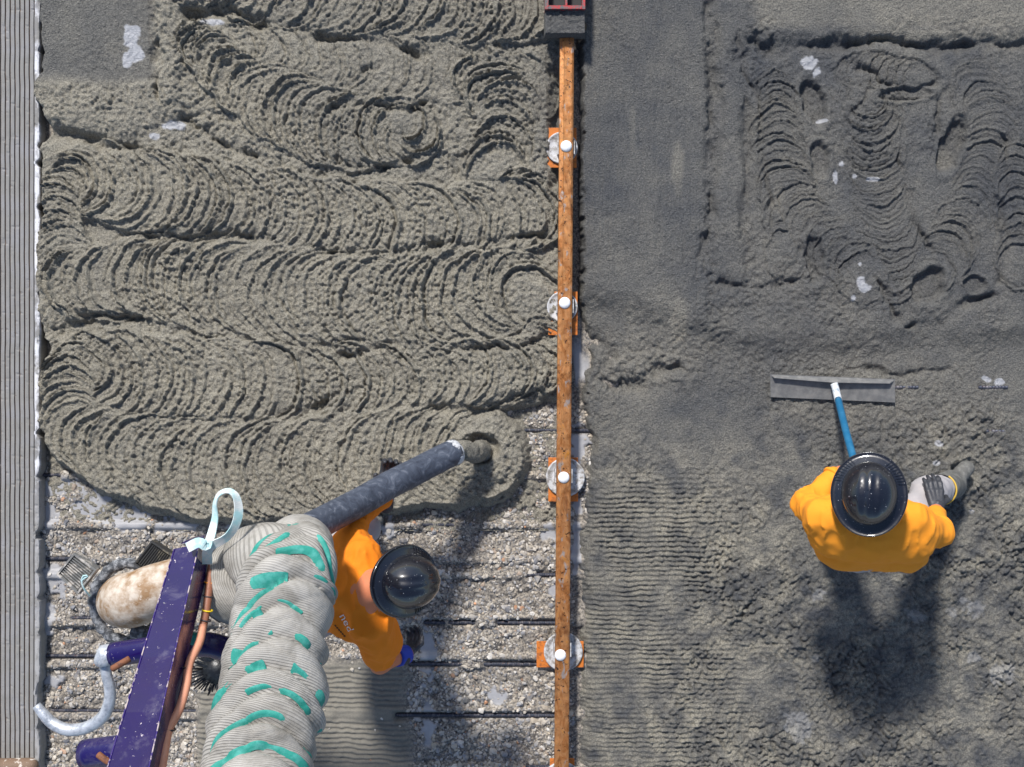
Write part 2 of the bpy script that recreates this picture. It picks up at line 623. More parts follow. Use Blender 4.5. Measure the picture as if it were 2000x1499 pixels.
def axis(lo, hi, step, olo, ohi):
    a = list(np.arange(lo, hi + step * 0.5, step))
    d, x = step, a[0]
    left = []
    while x > olo:
        d = min(d * 1.35, 60)
        x -= d
        left.append(x)
    d, x = step, a[-1]
    right = []
    while x < ohi:
        d = min(d * 1.35, 60)
        x += d
        right.append(x)
    return np.array(left[::-1] + a + right, np.float32)


def axis_grid(ua, va):
    U, Vv = np.meshgrid(ua, va, indexing='ij')
    return U, Vv


def grid_mesh(name, U, Vv, Hh, keep, attrs, scale, zlev):
    nu, nv = U.shape
    idx = np.arange(nu * nv).reshape(nu, nv)
    k = keep[:-1, :-1] | keep[1:, :-1] | keep[:-1, 1:] | keep[1:, 1:]
    q = np.stack([idx[:-1, :-1], idx[:-1, 1:], idx[1:, 1:], idx[1:, :-1]], -1)[k]
    used = np.zeros(nu * nv, bool)
    used[q.ravel()] = True
    remap = np.cumsum(used) - 1
    V = np.stack([(U - 1000) * scale, -(Vv - 749.5) * scale, Hh + zlev], -1).reshape(-1, 3)[used]
    return fast_mesh(name, V, remap[q], True, {a: b.ravel()[used] for a, b in attrs.items()})


def nearest(pts, U, Vv, pad):
    """arc length, signed offset, distance to a polyline and the mask of the box looked at"""
    pts = np.asarray(pts, np.float32)
    x0, y0 = pts[:, 0].min() - pad, pts[:, 1].min() - pad
    x1, y1 = pts[:, 0].max() + pad, pts[:, 1].max() + pad
    m = (U >= x0) & (U <= x1) & (Vv >= y0) & (Vv <= y1)
    u, v = U[m], Vv[m]
    best = np.full(u.shape, 1e9, np.float32)
    S = np.zeros_like(best)
    Tt = np.zeros_like(best)
    Wt = np.zeros_like(best)
    acc = 0.0
    for i in range(len(pts) - 1):
        ax, ay = pts[i, 0], pts[i, 1]
        dx, dy = pts[i + 1, 0] - ax, pts[i + 1, 1] - ay
        L = math.hypot(dx, dy) + 1e-6
        near = np.abs(u - ax - dx / 2) + np.abs(v - ay - dy / 2) < (L + 2.3 * pad)
        un, vn = u[near], v[near]
        t = np.clip(((un - ax) * dx + (vn - ay) * dy) / (L * L), 0, 1)
        ex, ey = un - ax - t * dx, vn - ay - t * dy
        d = ex * ex + ey * ey
        b = d < best[near]
        ii = np.flatnonzero(near)[b]
        best[ii] = d[b]
        S[ii] = acc + t[b] * L
        Tt[ii] = (dx * ey - dy * ex)[b] / L
        if pts.shape[1] > 2:
            Wt[ii] = pts[i, 2] + (pts[i + 1, 2] - pts[i, 2]) * t[b]
        acc += L
    return m, S, Tt, np.sqrt(best), Wt, acc


def saw(p):
    """slow rise, quick drop"""
    p = p - np.floor(p)
    up = np.power(np.clip(p / 0.80, 0, 1), 0.65)
    dn = np.clip((p - 0.80) / 0.20, 0, 1)
    return up * (1 - dn * dn * (3 - 2 * dn))


class Field:
    def __init__(self, U, Vv, base):
        self.U, self.V = U, Vv
        self.H = np.full(U.shape, base, np.float32)
        self.rip = np.zeros(U.shape, np.float32)
        # warped coordinates make every edge and ripple uneven
        self.wu = U + 9 * fbm(U, Vv, 70, 3) + 4.0 * noise(U, Vv, 17, 5) + 1.6 * noise(U, Vv, 7, 9)
        self.su = U + 13 * fbm(U, Vv, 120, 13, 2) + 2.6 * noise(U, Vv, 24, 15) + 1.9 * noise(U, Vv, 9, 19) + 0.9 * noise(U, Vv, 5, 29)
        self.sv = Vv + 13 * fbm(U, Vv, 130, 14, 2) + 2.6 * noise(U, Vv, 26, 16) + 1.9 * noise(U, Vv, 9, 18) + 0.9 * noise(U, Vv, 5, 28)
        self.wv = Vv + 11 * fbm(U, Vv, 80, 4) + 4.0 * noise(U, Vv, 19, 6) + 1.6 * noise(U, Vv, 8, 8)

    def stroke(self, pts, h, lam=28, conv=1, amp=5.0, sq=5.0, kk=7.0, seed=0, bow=1.0):
        """a poured rope of concrete: pts rows (u, v, half width)"""
        P = catmull(np.asarray(pts, float), 10)
        pad = P[:, 2].max() + 30
        m, S, T, D, W, L = nearest(P, self.wu, self.wv, pad)
        w = np.maximum(W, 5)
        q = np.clip(np.abs(D) / w, 0, 1.35)
        hs = h * (1 - 0.8 * np.power(q, sq)) + 0.08 * h * (1 - q) - np.maximum(q - 1, 0) * h * 2.2
        hs += 3.0 * noise(S, T, 90, 20 + seed)
        Rr = w * 1.04
        tt = np.clip(np.abs(T), 0, Rr * 0.985)
        b = (Rr - np.sqrt(Rr * Rr - tt * tt)) * bow
        ph = S + conv * b + 0.12 * T + 10 * noise(S, T, 65, 30 + seed) + 5 * noise(S, T, 22, 33 + seed)
        la = lam
        r1 = saw(ph / la + 3.0 * 0)
        r2 = saw(ph / (la * 0.43) + 0.37)
        mod = 0.70 + 0.50 * np.clip(0.5 + 1.3 * noise(S, T, 55, 40 + seed), 0, 1)
        f1 = ph / la - np.floor(ph / la)
        crack = np.exp(-((f1 - 0.93) / 0.07) ** 2) * np.clip(0.65 + 1.6 * noise(S, T, 60, 45 + seed), 0, 1)
        f2 = ph / (la * 0.43) + 0.37
        f2 = f2 - np.floor(f2)
        crack2 = np.exp(-((f2 - 0.93) / 0.12) ** 2) * np.clip(0.2 + 1.4 * noise(S, T, 26, 47 + seed), 0, 1)
        rp = amp * (0.95 * r1 * mod + 0.50 * r2 * (1.2 - 0.6 * mod) - 0.6 - 0.75 * crack - 0.45 * crack2)
        rp *= 1 - sstep(0.86, 1.04, q)
        Hm = self.H[m]
        d = hs - Hm
        wgt = 1 / (1 + np.exp(-np.clip(d / kk, -30, 30)))
        self.H[m] = Hm + kk * np.log1p(np.exp(np.clip(d / kk, -30, 30)))
        self.rip[m] = self.rip[m] * (1 - wgt) + rp * wgt

    def swirl(self, cu, cv, r, lam=18, amp=6.0, pit=6.0, sgn=1, sq=1.0, ang=0.0):
        m = (np.abs(self.wu - cu) < r * 1.5) & (np.abs(self.wv - cv) < r * 1.5)
        x, y = self.wu[m] - cu, (self.wv[m] - cv) * sq
        d = np.hypot(x, y)
        a = np.arctan2(y, x)
        ph = -d + sgn * 1.6 * lam * a / (2 * np.pi) + 7 * noise(self.U[m], self.V[m], 40, 57)
        ph = -d + sgn * lam * a / (2 * np.pi) + 7 * noise(self.U[m], self.V[m], 40, 57)
        k = 1 - sstep(0.55 * r, 1.05 * r, d)
        fade = 0.08 + 0.92 * np.clip(0.35 + 0.75 * np.cos(a + 2.2 - 0.3 * ang), 0, 1) ** 1.3
        fade = fade * np.clip(0.6 + 1.2 * noise(self.U[m], self.V[m], 30, 58), 0.1, 1.2)
        r1 = saw(ph / lam) * fade
        r2 = saw(ph / (lam * 0.45)) * 0.5
        self.rip[m] = self.rip[m] * (1 - k) + k * amp * (r1 + 0.4 * r2 - 0.5)
        self.H[m] -= k * pit * np.exp(-(d / (0.35 * r)) ** 2)

    def pour(self, pts, base=40, dome=8, amp=9.5, gap=5.0, big=0.34, seed=0, jit=5.0, floor=True):
        """concrete poured blow by blow along a path (u, v, radius): each blow opens a round crater with a raised lip
        and buries most of the one before, so nested crescents stay behind"""
        r_ = np.random.default_rng(500 + seed)
        P = catmull(np.asarray(pts, float), 2.0)
        d = np.concatenate([[0], np.cumsum(np.hypot(np.diff(P[:, 0]), np.diff(P[:, 1])))])
        s, wob, nxt = 0.0, 0.0, 0.0
        while s < d[-1]:
            cu, cv, Rr = (np.interp(s, d, P[:, k]) for k in range(3))
            wob += gap * 0.11
            cu += jit * math.sin(wob * 0.9 + seed) + r_.normal(0, jit * 0.16)
            cv += jit * math.cos(wob * 0.63 + 2 * seed) + r_.normal(0, jit * 0.16)
            Rr *= 1 + r_.normal(0, 0.022)
            if s >= nxt:
                a = amp * r_.uniform(0.75, 1.5)
                nxt = s + gap * r_.uniform(2.2, 4.6) * (0.34 / big)
            else:
                a = amp * r_.uniform(0.12, 0.55)
            iu = slice(*np.searchsorted(self.U[:, 0], (cu - Rr * 1.5 - 24, cu + Rr * 1.5 + 24)))
            iv = slice(*np.searchsorted(self.V[0], (cv - Rr * 1.5 - 24, cv + Rr * 1.5 + 24)))
            x, y = self.su[iu, iv] - cu, self.sv[iu, iv] - cv
            q = np.hypot(x, y) / Rr
            Hm = self.H[iu, iv]
            b = base + 2.5 * math.sin(s * 0.011 + seed)
            S = b + dome * (1 - q * q) + a * (np.exp(-((q - 0.955) / 0.045) ** 2) - 0.55 * np.exp(-((q - 0.85) / 0.07) ** 2))
            m = 1 - sstep(0.965, 1.0, q)
            if floor:
                slump = b - 3 - 46 * np.clip((q - 0.985) / 0.26, 0, 2) ** 1.25
                Hm = np.maximum(Hm, slump)
            self.H[iu, iv] = Hm * (1 - m) + S * m
            self.rip[iu, iv] *= 1 - m
            s += gap * r_.uniform(0.6, 1.4)

    def cut(self, pts, w, depth, step=0.0):
        """crevice along a line; step raises the ground on its left side"""
        P = catmull(np.asarray(pts, float), 8)
        m, S, T, D, W, L = nearest(P, self.wu, self.wv, w * 5 + 10)
        e = sstep(0, 25, S) * (1 - sstep(L - 25, L, S)) if L > 60 else 1.0
        mod = 0.40 + 0.85 * np.clip(0.55 + 1.3 * noise(S, S * 0 + pts[0][0], 34, 51), 0, 1)
        ww = w * (0.55 + 0.9 * np.clip(0.5 + noise(S, S * 0 + pts[0][1], 26, 52), 0, 1))
        self.H[m] -= depth * np.exp(-(D / ww) ** 2) * e * mod
        if step:
            self.H[m] += step * np.exp(-(D / (w * 3.5)) ** 2) * sstep(-w * 0.4, w * 0.4, -T) * e

    def pit(self, cu, cv, a, b, rot, depth, rim=3.0):
        c, s = math.cos(rot), math.sin(rot)
        x, y = self.wu - cu, self.wv - cv
        q = np.hypot((x * c + y * s) / a, (-x * s + y * c) / b)
        self.H -= depth * (1 - sstep(0.72, 1.02, q))
        self.H += rim * np.exp(-((q - 1.15) / 0.16) ** 2)
        self.rip *= sstep(0.8, 1.2, q)


def paint(arr, U, Vv, box, val, soft=30, nz=18, seed=0, mode='set'):
    u0, v0, u1, v1 = box
    uu = U + nz * fbm(U, Vv, 60, 60 + seed)
    vv = Vv + nz * fbm(U, Vv, 60, 70 + seed)
    k = sstep(u0 - soft, u0 + soft, uu) * (1 - sstep(u1 - soft, u1 + soft, uu)) * sstep(v0 - soft, v0 + soft, vv) * (1 - sstep(v1 - soft, v1 + soft, vv))
    arr *= 1 - k
    arr += k * val


def blots(arr, U, Vv, L, val=1.0, nz=0.5):
    for (cu, cv, a, b) in L:
        m = (np.abs(U - cu) < a * 2.2) & (np.abs(Vv - cv) < b * 2.2)
        u, v = U[m], Vv[m]
        q = np.hypot((u - cu) / a, (v - cv) / b) + nz * fbm(u, v, 14, 77, 3) + nz * 0.7 * fbm(u, v, 34, 78, 2)
        arr[m] = np.maximum(arr[m], val * (1 - sstep(0.8, 1.02, q)))


# ---- left pour, fresh and rippled
ua = axis(66, 1098, 2.0, 40, 1100)
va = axis(-40, 1030, 2.0, -900, 1040)
U, Vv = axis_grid(ua, va)
fl = Field(U, Vv, -22.0)
fl.H = np.maximum(fl.H, 35 * (1 - sstep(770, 800, fl.wv + 60 * sstep(820, 900, U) - 60)) + 8 * fbm(U, Vv, 60, 18) - 22 * sstep(770, 800, fl.wv))
fl.stroke([(250, -760, 130), (700, -760, 130), (1120, -760, 130)], 40, 40, 1, 4)
fl.stroke([(60, -560, 130), (500, -560, 130), (1120, -540, 130)], 40, 40, -1, 4)
fl.stroke([(60, -380, 120), (500, -360, 120), (1120, -350, 120)], 40, 34, 1, 4)
fl.stroke([(300, -190, 95), (560, -170, 95), (830, -140, 95), (1110, -120, 95)], 42, 30, -1, 5, seed=1)
# trowelled strip at the upper left and its slumped edge
plate = 42 * (1 - sstep(292, 318, fl.wu)) * (1 - sstep(165, 215, fl.wv)) * sstep(66, 76, U)
fl.H = np.maximum(fl.H, plate)
fl.stroke([(60, 196, 62), (160, 214, 68), (250, 220, 62), (318, 178, 50)], 42, 40, 1, 1.5, sq=4, seed=2)
fl.stroke([(326, -80, 34), (330, 60, 36), (322, 150, 40), (330, 215, 36)], 43, 30, 1, 2, seed=3)
fl.stroke([(390, 82, 50), (560, 112, 60), (760, 150, 66), (900, 150, 60), (1050, 190, 50)], 40, 36, -1, 3.0, seed=5)
fl.stroke([(1035, 120, 40), (1040, 260, 46), (1040, 340, 44)], 41, 34, -1, 3.0, seed=17)
fl.pour([(1060, 190, 44), (960, 150, 56), (860, 140, 62), (740, 132, 62), (620, 112, 58), (520, 96, 52), (430, 84, 44)], amp=5.0, base=39, seed=9)
fl.pour([(1075, 20, 66), (950, 12, 76), (830, -4, 84), (650, -24, 84), (470, -48, 78), (330, -60, 66)], seed=1)
fl.pour([(372, 70, 34), (410, 108, 50), (470, 158, 64), (540, 205, 74), (620, 238, 80), (700, 255, 78), (775, 262, 64), (812, 262, 48), (800, 246, 36), (780, 246, 26)], amp=10, seed=2)
fl.pour([(925, 150, 40), (955, 165, 58), (985, 205, 66), (990, 262, 66), (968, 312, 62), (975, 352, 58)], amp=9.5, seed=3)
fl.pour([(1020, 390, 56), (1064, 402, 50), (1030, 420, 66), (960, 424, 74), (860, 436, 78), (700, 440, 82), (520, 416, 86), (350, 388, 86), (220, 360, 82), (150, 352, 70), (116, 364, 52)], seed=4)
fl.pour([(138, 346, 40), (112, 372, 46), (108, 420, 50), (116, 480, 54), (140, 530, 66), (180, 560, 72), (235, 548, 78), (320, 545, 82), (430, 560, 90), (620, 582, 94), (800, 588, 94), (930, 576, 90), (1020, 562, 74), (1046, 580, 56)], seed=5)
fl.pour([(1066, 650, 44), (1056, 704, 50), (1000, 728, 62), (920, 732, 68), (760, 738, 74), (660, 748, 78), (560, 756, 82), (430, 752, 86), (260, 736, 86), (170, 728, 74), (128, 736, 54)], seed=6)
fl.pour([(168, 722, 44), (134, 742, 50), (130, 786, 56), (144, 834, 62), (190, 868, 70), (300, 892, 86), (430, 912, 94), (560, 914, 92), (720, 900, 88), (850, 886, 94), (936, 884, 84), (946, 880, 74)], seed=7)
for k_, (r0, a_) in enumerate(((62, 3.5), (54, 2.5), (47, 4.0), (40, 3.0))):
    q_ = np.hypot(fl.su - 944, fl.sv - 880)
    fl.H += a_ * np.exp(-((q_ - r0) / 3.2) ** 2)
fl.pit(938, 876, 38, 30, 0.1, 22, 3)
fl.H += 16 * np.exp(-(np.hypot(fl.wu - 944, fl.wv - 884) / 15.0) ** 2)
for pts, w, dep in (
        ([(330, 34), (430, 20), (540, 56), (650, 74), (790, 96), (850, 116)], 11, 20),
        ([(640, 306), (690, 326), (740, 334), (820, 304)], 9, 20), ([(880, 300), (910, 300), (940, 286)], 6, 10),
        ([(272, 464), (400, 466), (540, 464)], 9, 22), ([(600, 490), (700, 492), (800, 496), (870, 480), (960, 470), (1090, 462)], 9, 17),
        ([(70, 640), (130, 648), (180, 622), (300, 626)], 9, 20), ([(655, 694), (700, 692), (760, 682)], 9, 22), ([(860, 690), (960, 678), (1090, 664)], 8, 13),
        ([(520, 822), (570, 810), (640, 786), (660, 770)], 10, 20), ([(820, 796), (880, 806), (940, 798), (1000, 786), (1090, 766)], 9, 16),
        ([(960, 772), (1010, 778), (1080, 750)], 6, 12), ([(80, 250), (140, 262), (215, 290), (290, 278)], 10, 20),
        ([(318, 60), (306, 130), (322, 210)], 8, 14), ([(700, 150), (740, 140), (755, 110)], 6, 9), ([(640, 220), (720, 210), (800, 214), (850, 196)], 6, 11),
        ([(330, 218), (380, 245), (430, 280), (520, 312)], 8, 14), ([(950, 290), (962, 250), (955, 320)], 5, 9), ([(420, 480), (470, 500), (530, 490)], 5, 0)):
    if dep:
        fl.cut(pts, w, dep * 1.05)
# crumbly surface
rough = np.full(U.shape, 1.0, np.float32)
paint(rough, U, Vv, (60, -200, 296, 165), 0.30, 12, 8, 1)
paint(rough, U, Vv, (900, 858, 985, 905), 0.35, 10, 5, 2)
mod = 0.75 + 0.6 * fbm(U, Vv, 120, 80, 2)
crumb = 3.2 * (crease(U, Vv, 17, 81) - 0.5) + 5.6 * (crease(U, Vv, 9.0, 82) - 0.5) + 3.2 * fbm(U, Vv, 34, 83, 2) + 3.8 * noise(U, Vv, 5.2, 84)
edge_crumb = sstep(34, 8, fl.H) * 4.0 * (crease(U, Vv, 22, 85) - 0.4)
gap = sstep(1062, 1092, fl.wu) * (1 - sstep(300, 420, Vv)) * sstep(110, 150, Vv)
Hl = fl.H + fl.rip * np.minimum(rough + 0.2, 1) + rough * mod * crumb + edge_crumb - 30 * gap
spill = 13 * sstep(140, 165, Vv) * (1 - sstep(195, 212, Vv)) + 9 * sstep(425, 470, Vv) * (1 - sstep(600, 640, Vv)) - 16 * np.exp(-((Vv - 250) / 22) ** 2) - 14 * np.exp(-((Vv - 680) / 28) ** 2) - 3
Hl = Hl - (Hl + 12) * (1 - sstep(66, 84, U + spill + 5 * noise(U, Vv, 26, 86) + 3 * noise(U, Vv, 9, 87)))
wet = np.full(U.shape, 0.10, np.float32)
paint(wet, U, Vv, (40, -900, 300, 160), 0.66, 14, 10, 3)
paint(wet, U, Vv, (560, -900, 1120, 330), 0.24, 80, 40, 4)
paint(wet, U, Vv, (1050, 60, 1120, 300), 0.5, 25, 10, 5)
wet += 0.10 * fbm(U, Vv, 30, 170, 3) + 0.08 * fbm(U, Vv, 140, 171, 2)
slush = np.zeros(U.shape, np.float32)
blots(slush, U, Vv, [(262, 75, 22, 26), (270, 105, 16, 22), (252, 120, 10, 14), (410, 45, 22, 8), (340, 246, 24, 11), (303, 268, 9, 7)], 0.95)
FlatSl = sstep(0.2, 0.8, slush)
keep = Hl > -4
me = grid_mesh('poured_concrete', U, Vv, Hl * SR, keep, {'wet': wet, 'slush': slush}, SR, 0.0)
pour = link('poured_concrete', me, M['concrete'])
tag(pour, 'fresh tan concrete lying in rippled ropes left of the rusty rail', 'concrete', kind='stuff')
pour_grid = (ua, va, Hl)

# ---- right pour, raked and trowelled
ua = axis(1112, 2040, 2.0, 1100, 3000)
va = axis(-30, 1530, 2.0, -900, 2400)
U, Vv = axis_grid(ua, va)
fr = Field(U, Vv, 18.0)
hi = 1 - sstep(-30, 30, fr.wv - (575 + 0.10 * (U - 1120) + 60 * sstep(1150, 1450, U) * (1 - sstep(1500, 1950, U))))
fr.H += 16 * hi
fr.H += 4 * (1 - sstep(1370, 1382, fr.wu)) * hi
fr.H += 5 * sstep(1394, 1404, fr.wu) * (1 - sstep(1448, 1464, fr.wu)) * (1 - sstep(545, 556, fr.wv))
fr.H += 7 * (1 - sstep(60, 84, fr.wv)) * sstep(1440, 1470, U)
fr.stroke([(1640, 110, 30), (1740, 120, 40), (1830, 150, 40)], 36, 60, 1, 2, seed=53)
KW = dict(base=35, dome=2.5, gap=5.0, jit=3.5, floor=False)
fr.pour([(1905, 170, 50), (1930, 240, 56), (1925, 320, 58), (1900, 400, 56), (1850, 480, 54), (1800, 540, 44)], amp=4.6, seed=21, **KW)
fr.pour([(1990, 330, 44), (1995, 430, 48), (1985, 520, 46)], amp=4.6, seed=26, **KW)
fr.pour([(1745, 545, 46), (1735, 480, 58), (1722, 400, 60), (1712, 310, 58), (1700, 230, 54), (1688, 180, 44)], amp=5.5, seed=22, **KW)
fr.pour([(1520, 185, 42), (1522, 260, 48), (1528, 340, 52), (1540, 420, 54), (1535, 500, 46)], amp=5.2, seed=23, **KW)
fr.pour([(1560, 400, 44), (1590, 450, 50), (1640, 492, 50), (1690, 545, 44)], amp=4.6, seed=24, **KW)
fr.pour([(1660, 130, 30), (1730, 150, 36), (1800, 165, 34)], amp=3.6, seed=25, **KW)
for p in ((1588, 200, 22, 52, -0.25, 12), (1602, 312, 22, 34, -0.1, 8), (1765, 190, 60, 15, 0.0, 7), (1860, 285, 26, 62, 0.35, 13), (1815, 560, 34, 40, 0.5, 12), (1590, 510, 20, 50, 0.0, 9), (1905, 555, 22, 16, 0, 6),
          (1885, 930, 42, 26, -0.7, 6)):
    fr.pit(*p[:5], p[5] * 1.4)
for pts, w, dep, st in (
        ([(1380, -20), (1383, 60), (1388, 160), (1384, 240), (1392, 330), (1386, 420), (1372, 480), (1366, 560), (1370, 590)], 7, 9, 0),
        ([(1396, 40), (1402, 140), (1404, 250), (1400, 340)], 5, 6, 0),
        ([(1440, 60), (1450, 150), (1456, 260), (1462, 350), (1452, 450), (1462, 548)], 8, 8, 0), ([(1484, 170), (1490, 280), (1506, 380), (1504, 450)], 5, 6, 0),
        ([(1460, 66), (1500, 96), (1560, 84), (1640, 86), (1700, 74)], 11, 11, 0), ([(1640, 82), (1740, 80), (1840, 92), (1920, 86), (2060, 92)], 8, 14, 0),
        ([(1385, 553), (1440, 556), (1500, 560), (1570, 548)], 7, 9, 0), ([(1566, 470), (1572, 540)], 5, 10, 0),
        ([(1628, 90), (1650, 120), (1700, 140), (1740, 172), (1810, 176), (1845, 160)], 6, 10, 0), ([(1795, 110), (1830, 150), (1850, 165)], 5, 8, 0), ([(1850, 165), (1838, 210), (1826, 300)], 6, 8, 0),
        ([(1650, 250), (1680, 200), (1700, 160)], 4, 5, 0), ([(1760, 300), (1770, 380), (1790, 450), (1830, 500)], 6, 8, 0), ([(1960, 250), (1968, 330), (1990, 420)], 6, 8, 0),
        ([(1950, 380), (1960, 500), (1950, 560)], 6, 9, 0), ([(1765, 636), (1800, 640), (1840, 636), (1890, 590), (1960, 570)], 8, 13, 0), ([(1700, 530), (1740, 590), (1765, 640)], 6, 8, 0),
        ([(1120, 648), (1165, 670), (1195, 700), (1206, 712)], 10, 18, 0), ([(1170, 728), (1200, 750), (1250, 748), (1270, 724), (1320, 720), (1350, 730)], 9, 15, 0),
        ([(1640, 722), (1720, 726), (1800, 730), (1870, 724)], 5, 7, 0), ([(1480, 190), (1450, 130), (1470, 90)], 4, 6, 0)):
    fr.cut(pts, w * 1.25, dep * 1.15, st)
rough = np.full(U.shape, 0.72, np.float32)
paint(rough, U, Vv, (1100, -900, 1378, 500), 0.26, 14, 8, 11)
paint(rough, U, Vv, (1100, 500, 1380, 640), 0.36, 30, 20, 12)
paint(rough, U, Vv, (1398, -900, 1452, 552), 0.34, 8, 5, 13)
paint(rough, U, Vv, (1470, -900, 3000, 40), 0.36, 14, 8, 14)
paint(rough, U, Vv, (1480, 130, 2000, 540), 0.55, 30, 20, 15)
paint(rough, U, Vv, (1955, 575, 3000, 745), 0.28, 14, 8, 16)
paint(rough, U, Vv, (1200, 760, 1500, 900), 0.55, 40, 30, 17)
paint(rough, U, Vv, (1130, 950, 1420, 2400), 0.62, 40, 25, 18)
paint(rough, U, Vv, (1330, 950, 2060, 1600), 1.45, 60, 60, 19)
paint(rough, U, Vv, (1560, 780, 2000, 930), 1.05, 40, 30, 20)
mod = np.clip(0.8 + 0.9 * fbm(U, Vv, 95, 90, 3), 0.2, 2)
crumb = 3.8 * (crease(U, Vv, 21, 91) - 0.5) + 5.4 * (crease(U, Vv, 9.5, 92) - 0.5) + 5.0 * fbm(U, Vv, 46, 93, 3) + 2.4 * noise(U, Vv, 5.0, 94)
streak = 1.0 * noise(U, Vv * 0.12, 5, 95) * (1 - sstep(1370, 1385, U)) * (1 - sstep(480, 560, Vv))
# broom lines across the lower left of this pour
k = (1 - sstep(1340, 1520, U + 60 * fbm(U, Vv, 110, 96))) * sstep(880, 980, Vv + 30 * fbm(U, Vv, 80, 97))
k = np.maximum(k, 0.8 * (1 - sstep(1380, 1560, U + 60 * fbm(U, Vv, 90, 98))) * sstep(1180, 1300, Vv))
k *= np.clip(0.75 + 0.8 * fbm(U, Vv, 60, 99), 0.1, 1)
lines = np.sin(2 * np.pi * (Vv + 2.6 * noise(U, Vv, 34, 100) + 1.5 * noise(U, Vv, 11, 101) + 0.9 * noise(U, Vv, 6, 103)) / 9.6)
Hr = fr.H + fr.rip + rough * mod * crumb + streak + 2.6 * k * lines
edge = 1133 + 9 * sstep(560, 680, Vv) + 10 * sstep(800, 960, Vv) + 6 * fbm(U, Vv, 60, 102) + 4 * noise(U, Vv, 14, 103) + 3 * noise(U, Vv, 7, 104)
bite = 26 * np.exp(-((Vv - 700) / 34) ** 2) + 34 * np.exp(-((Vv - 868) / 34) ** 2) + 12 * np.exp(-((Vv - 950) / 60) ** 2)
slope = 6 + 26 * sstep(800, 1000, Vv)
Hr = Hr - (Hr + 8) * (1 - sstep(-slope, 8.0, U - edge - bite * 0.55))
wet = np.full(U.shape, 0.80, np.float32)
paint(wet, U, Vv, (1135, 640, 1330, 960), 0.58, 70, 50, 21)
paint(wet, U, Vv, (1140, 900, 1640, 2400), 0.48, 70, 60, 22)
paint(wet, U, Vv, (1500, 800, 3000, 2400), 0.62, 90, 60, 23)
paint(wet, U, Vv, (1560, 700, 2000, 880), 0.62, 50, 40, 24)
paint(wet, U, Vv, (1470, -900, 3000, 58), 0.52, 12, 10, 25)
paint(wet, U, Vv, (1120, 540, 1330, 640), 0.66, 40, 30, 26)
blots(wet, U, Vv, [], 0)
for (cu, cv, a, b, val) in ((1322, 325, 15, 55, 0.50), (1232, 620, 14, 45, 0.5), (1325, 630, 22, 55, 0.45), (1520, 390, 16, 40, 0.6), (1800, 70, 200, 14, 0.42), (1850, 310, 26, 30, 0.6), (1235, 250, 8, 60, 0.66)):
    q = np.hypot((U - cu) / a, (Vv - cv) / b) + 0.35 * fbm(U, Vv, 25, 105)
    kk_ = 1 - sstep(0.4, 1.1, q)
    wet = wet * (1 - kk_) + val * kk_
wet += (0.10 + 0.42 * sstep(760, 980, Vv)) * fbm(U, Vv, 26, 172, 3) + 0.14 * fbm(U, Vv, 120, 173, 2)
slush = np.zeros(U.shape, np.float32)
blots(slush, U, Vv, [(1580, 126, 14, 12), (1597, 142, 8, 12), (1606, 236, 9, 4), (1642, 322, 7, 7), (1631, 345, 4, 12), (1668, 345, 6, 5), (1707, 350, 12, 4), (1678, 548, 10, 16), (1688, 566, 14, 12), (1665, 585, 5, 8), (1678, 517, 3, 5),
                             (1935, 742, 9, 6), (1958, 746, 9, 6), (1840, 868, 8, 5), (1872, 942, 14, 3), (1835, 905, 7, 4), (1905, 1002, 6, 6), (1900, 1195, 30, 20), (1960, 1320, 25, 20), (1790, 1205, 22, 14), (1600, 1165, 18, 12), (1905, 1290, 12, 12),
                             (1560, 1430, 26, 30), (1600, 1290, 12, 12)], 0.85, 0.7)
slush[(Vv > 1000)] *= 0.28
keep = Hr > -6
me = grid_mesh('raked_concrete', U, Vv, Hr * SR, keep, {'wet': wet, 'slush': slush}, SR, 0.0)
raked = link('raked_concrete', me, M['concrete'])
tag(raked, 'dark wet concrete spread and raked right of the rusty rail', 'concrete', kind='stuff')
right_grid = (ua, va, Hr)


def hgt(grid, u, v):
    a, b, h = grid
    i = int(np.clip(np.searchsorted(a, u), 0, len(a) - 1))
    j = int(np.clip(np.searchsorted(b, v), 0, len(b) - 1))
    return float(h[i, j])


# ---- old deck: hydro-blasted aggregate with bars showing
SD = H / F
BARS = [  # v on the photo, exposed spans in u
    (748, []), (841, [(1000, 1090), (1116, 1165)]), (930, [(82, 118)]), (1026, [(828, 892)]), (1093, [(80, 150)]), (1123, [(1030, 1086)]),
    (1209, [(140, 186)]), (1217, [(828, 872), (880, 930), (968, 1090)]), (1283, [(84, 186)]), (1298, [(796, 900), (948, 1052)]), (1390, [(98, 250), (352, 384)]), (1398, [(772, 1092)]), (1498, [(1030, 1090)]), (1595, [(500, 900)])]
ua = axis(68, 1175, 2.4, 20, 1200)
va = axis(780, 1530, 2.4, -900, 2400)
U, Vv = axis_grid(ua, va)
wu = U + 8 * fbm(U, Vv, 50, 111)
wv = Vv + 8 * fbm(U, Vv, 50, 112)
rib = sstep(380, 400, wu) * (1 - sstep(775, 806, wu + 26 * fbm(U, Vv, 70, 113))) * sstep(1276, 1304, wv)
slush = np.zeros(U.shape, np.float32)
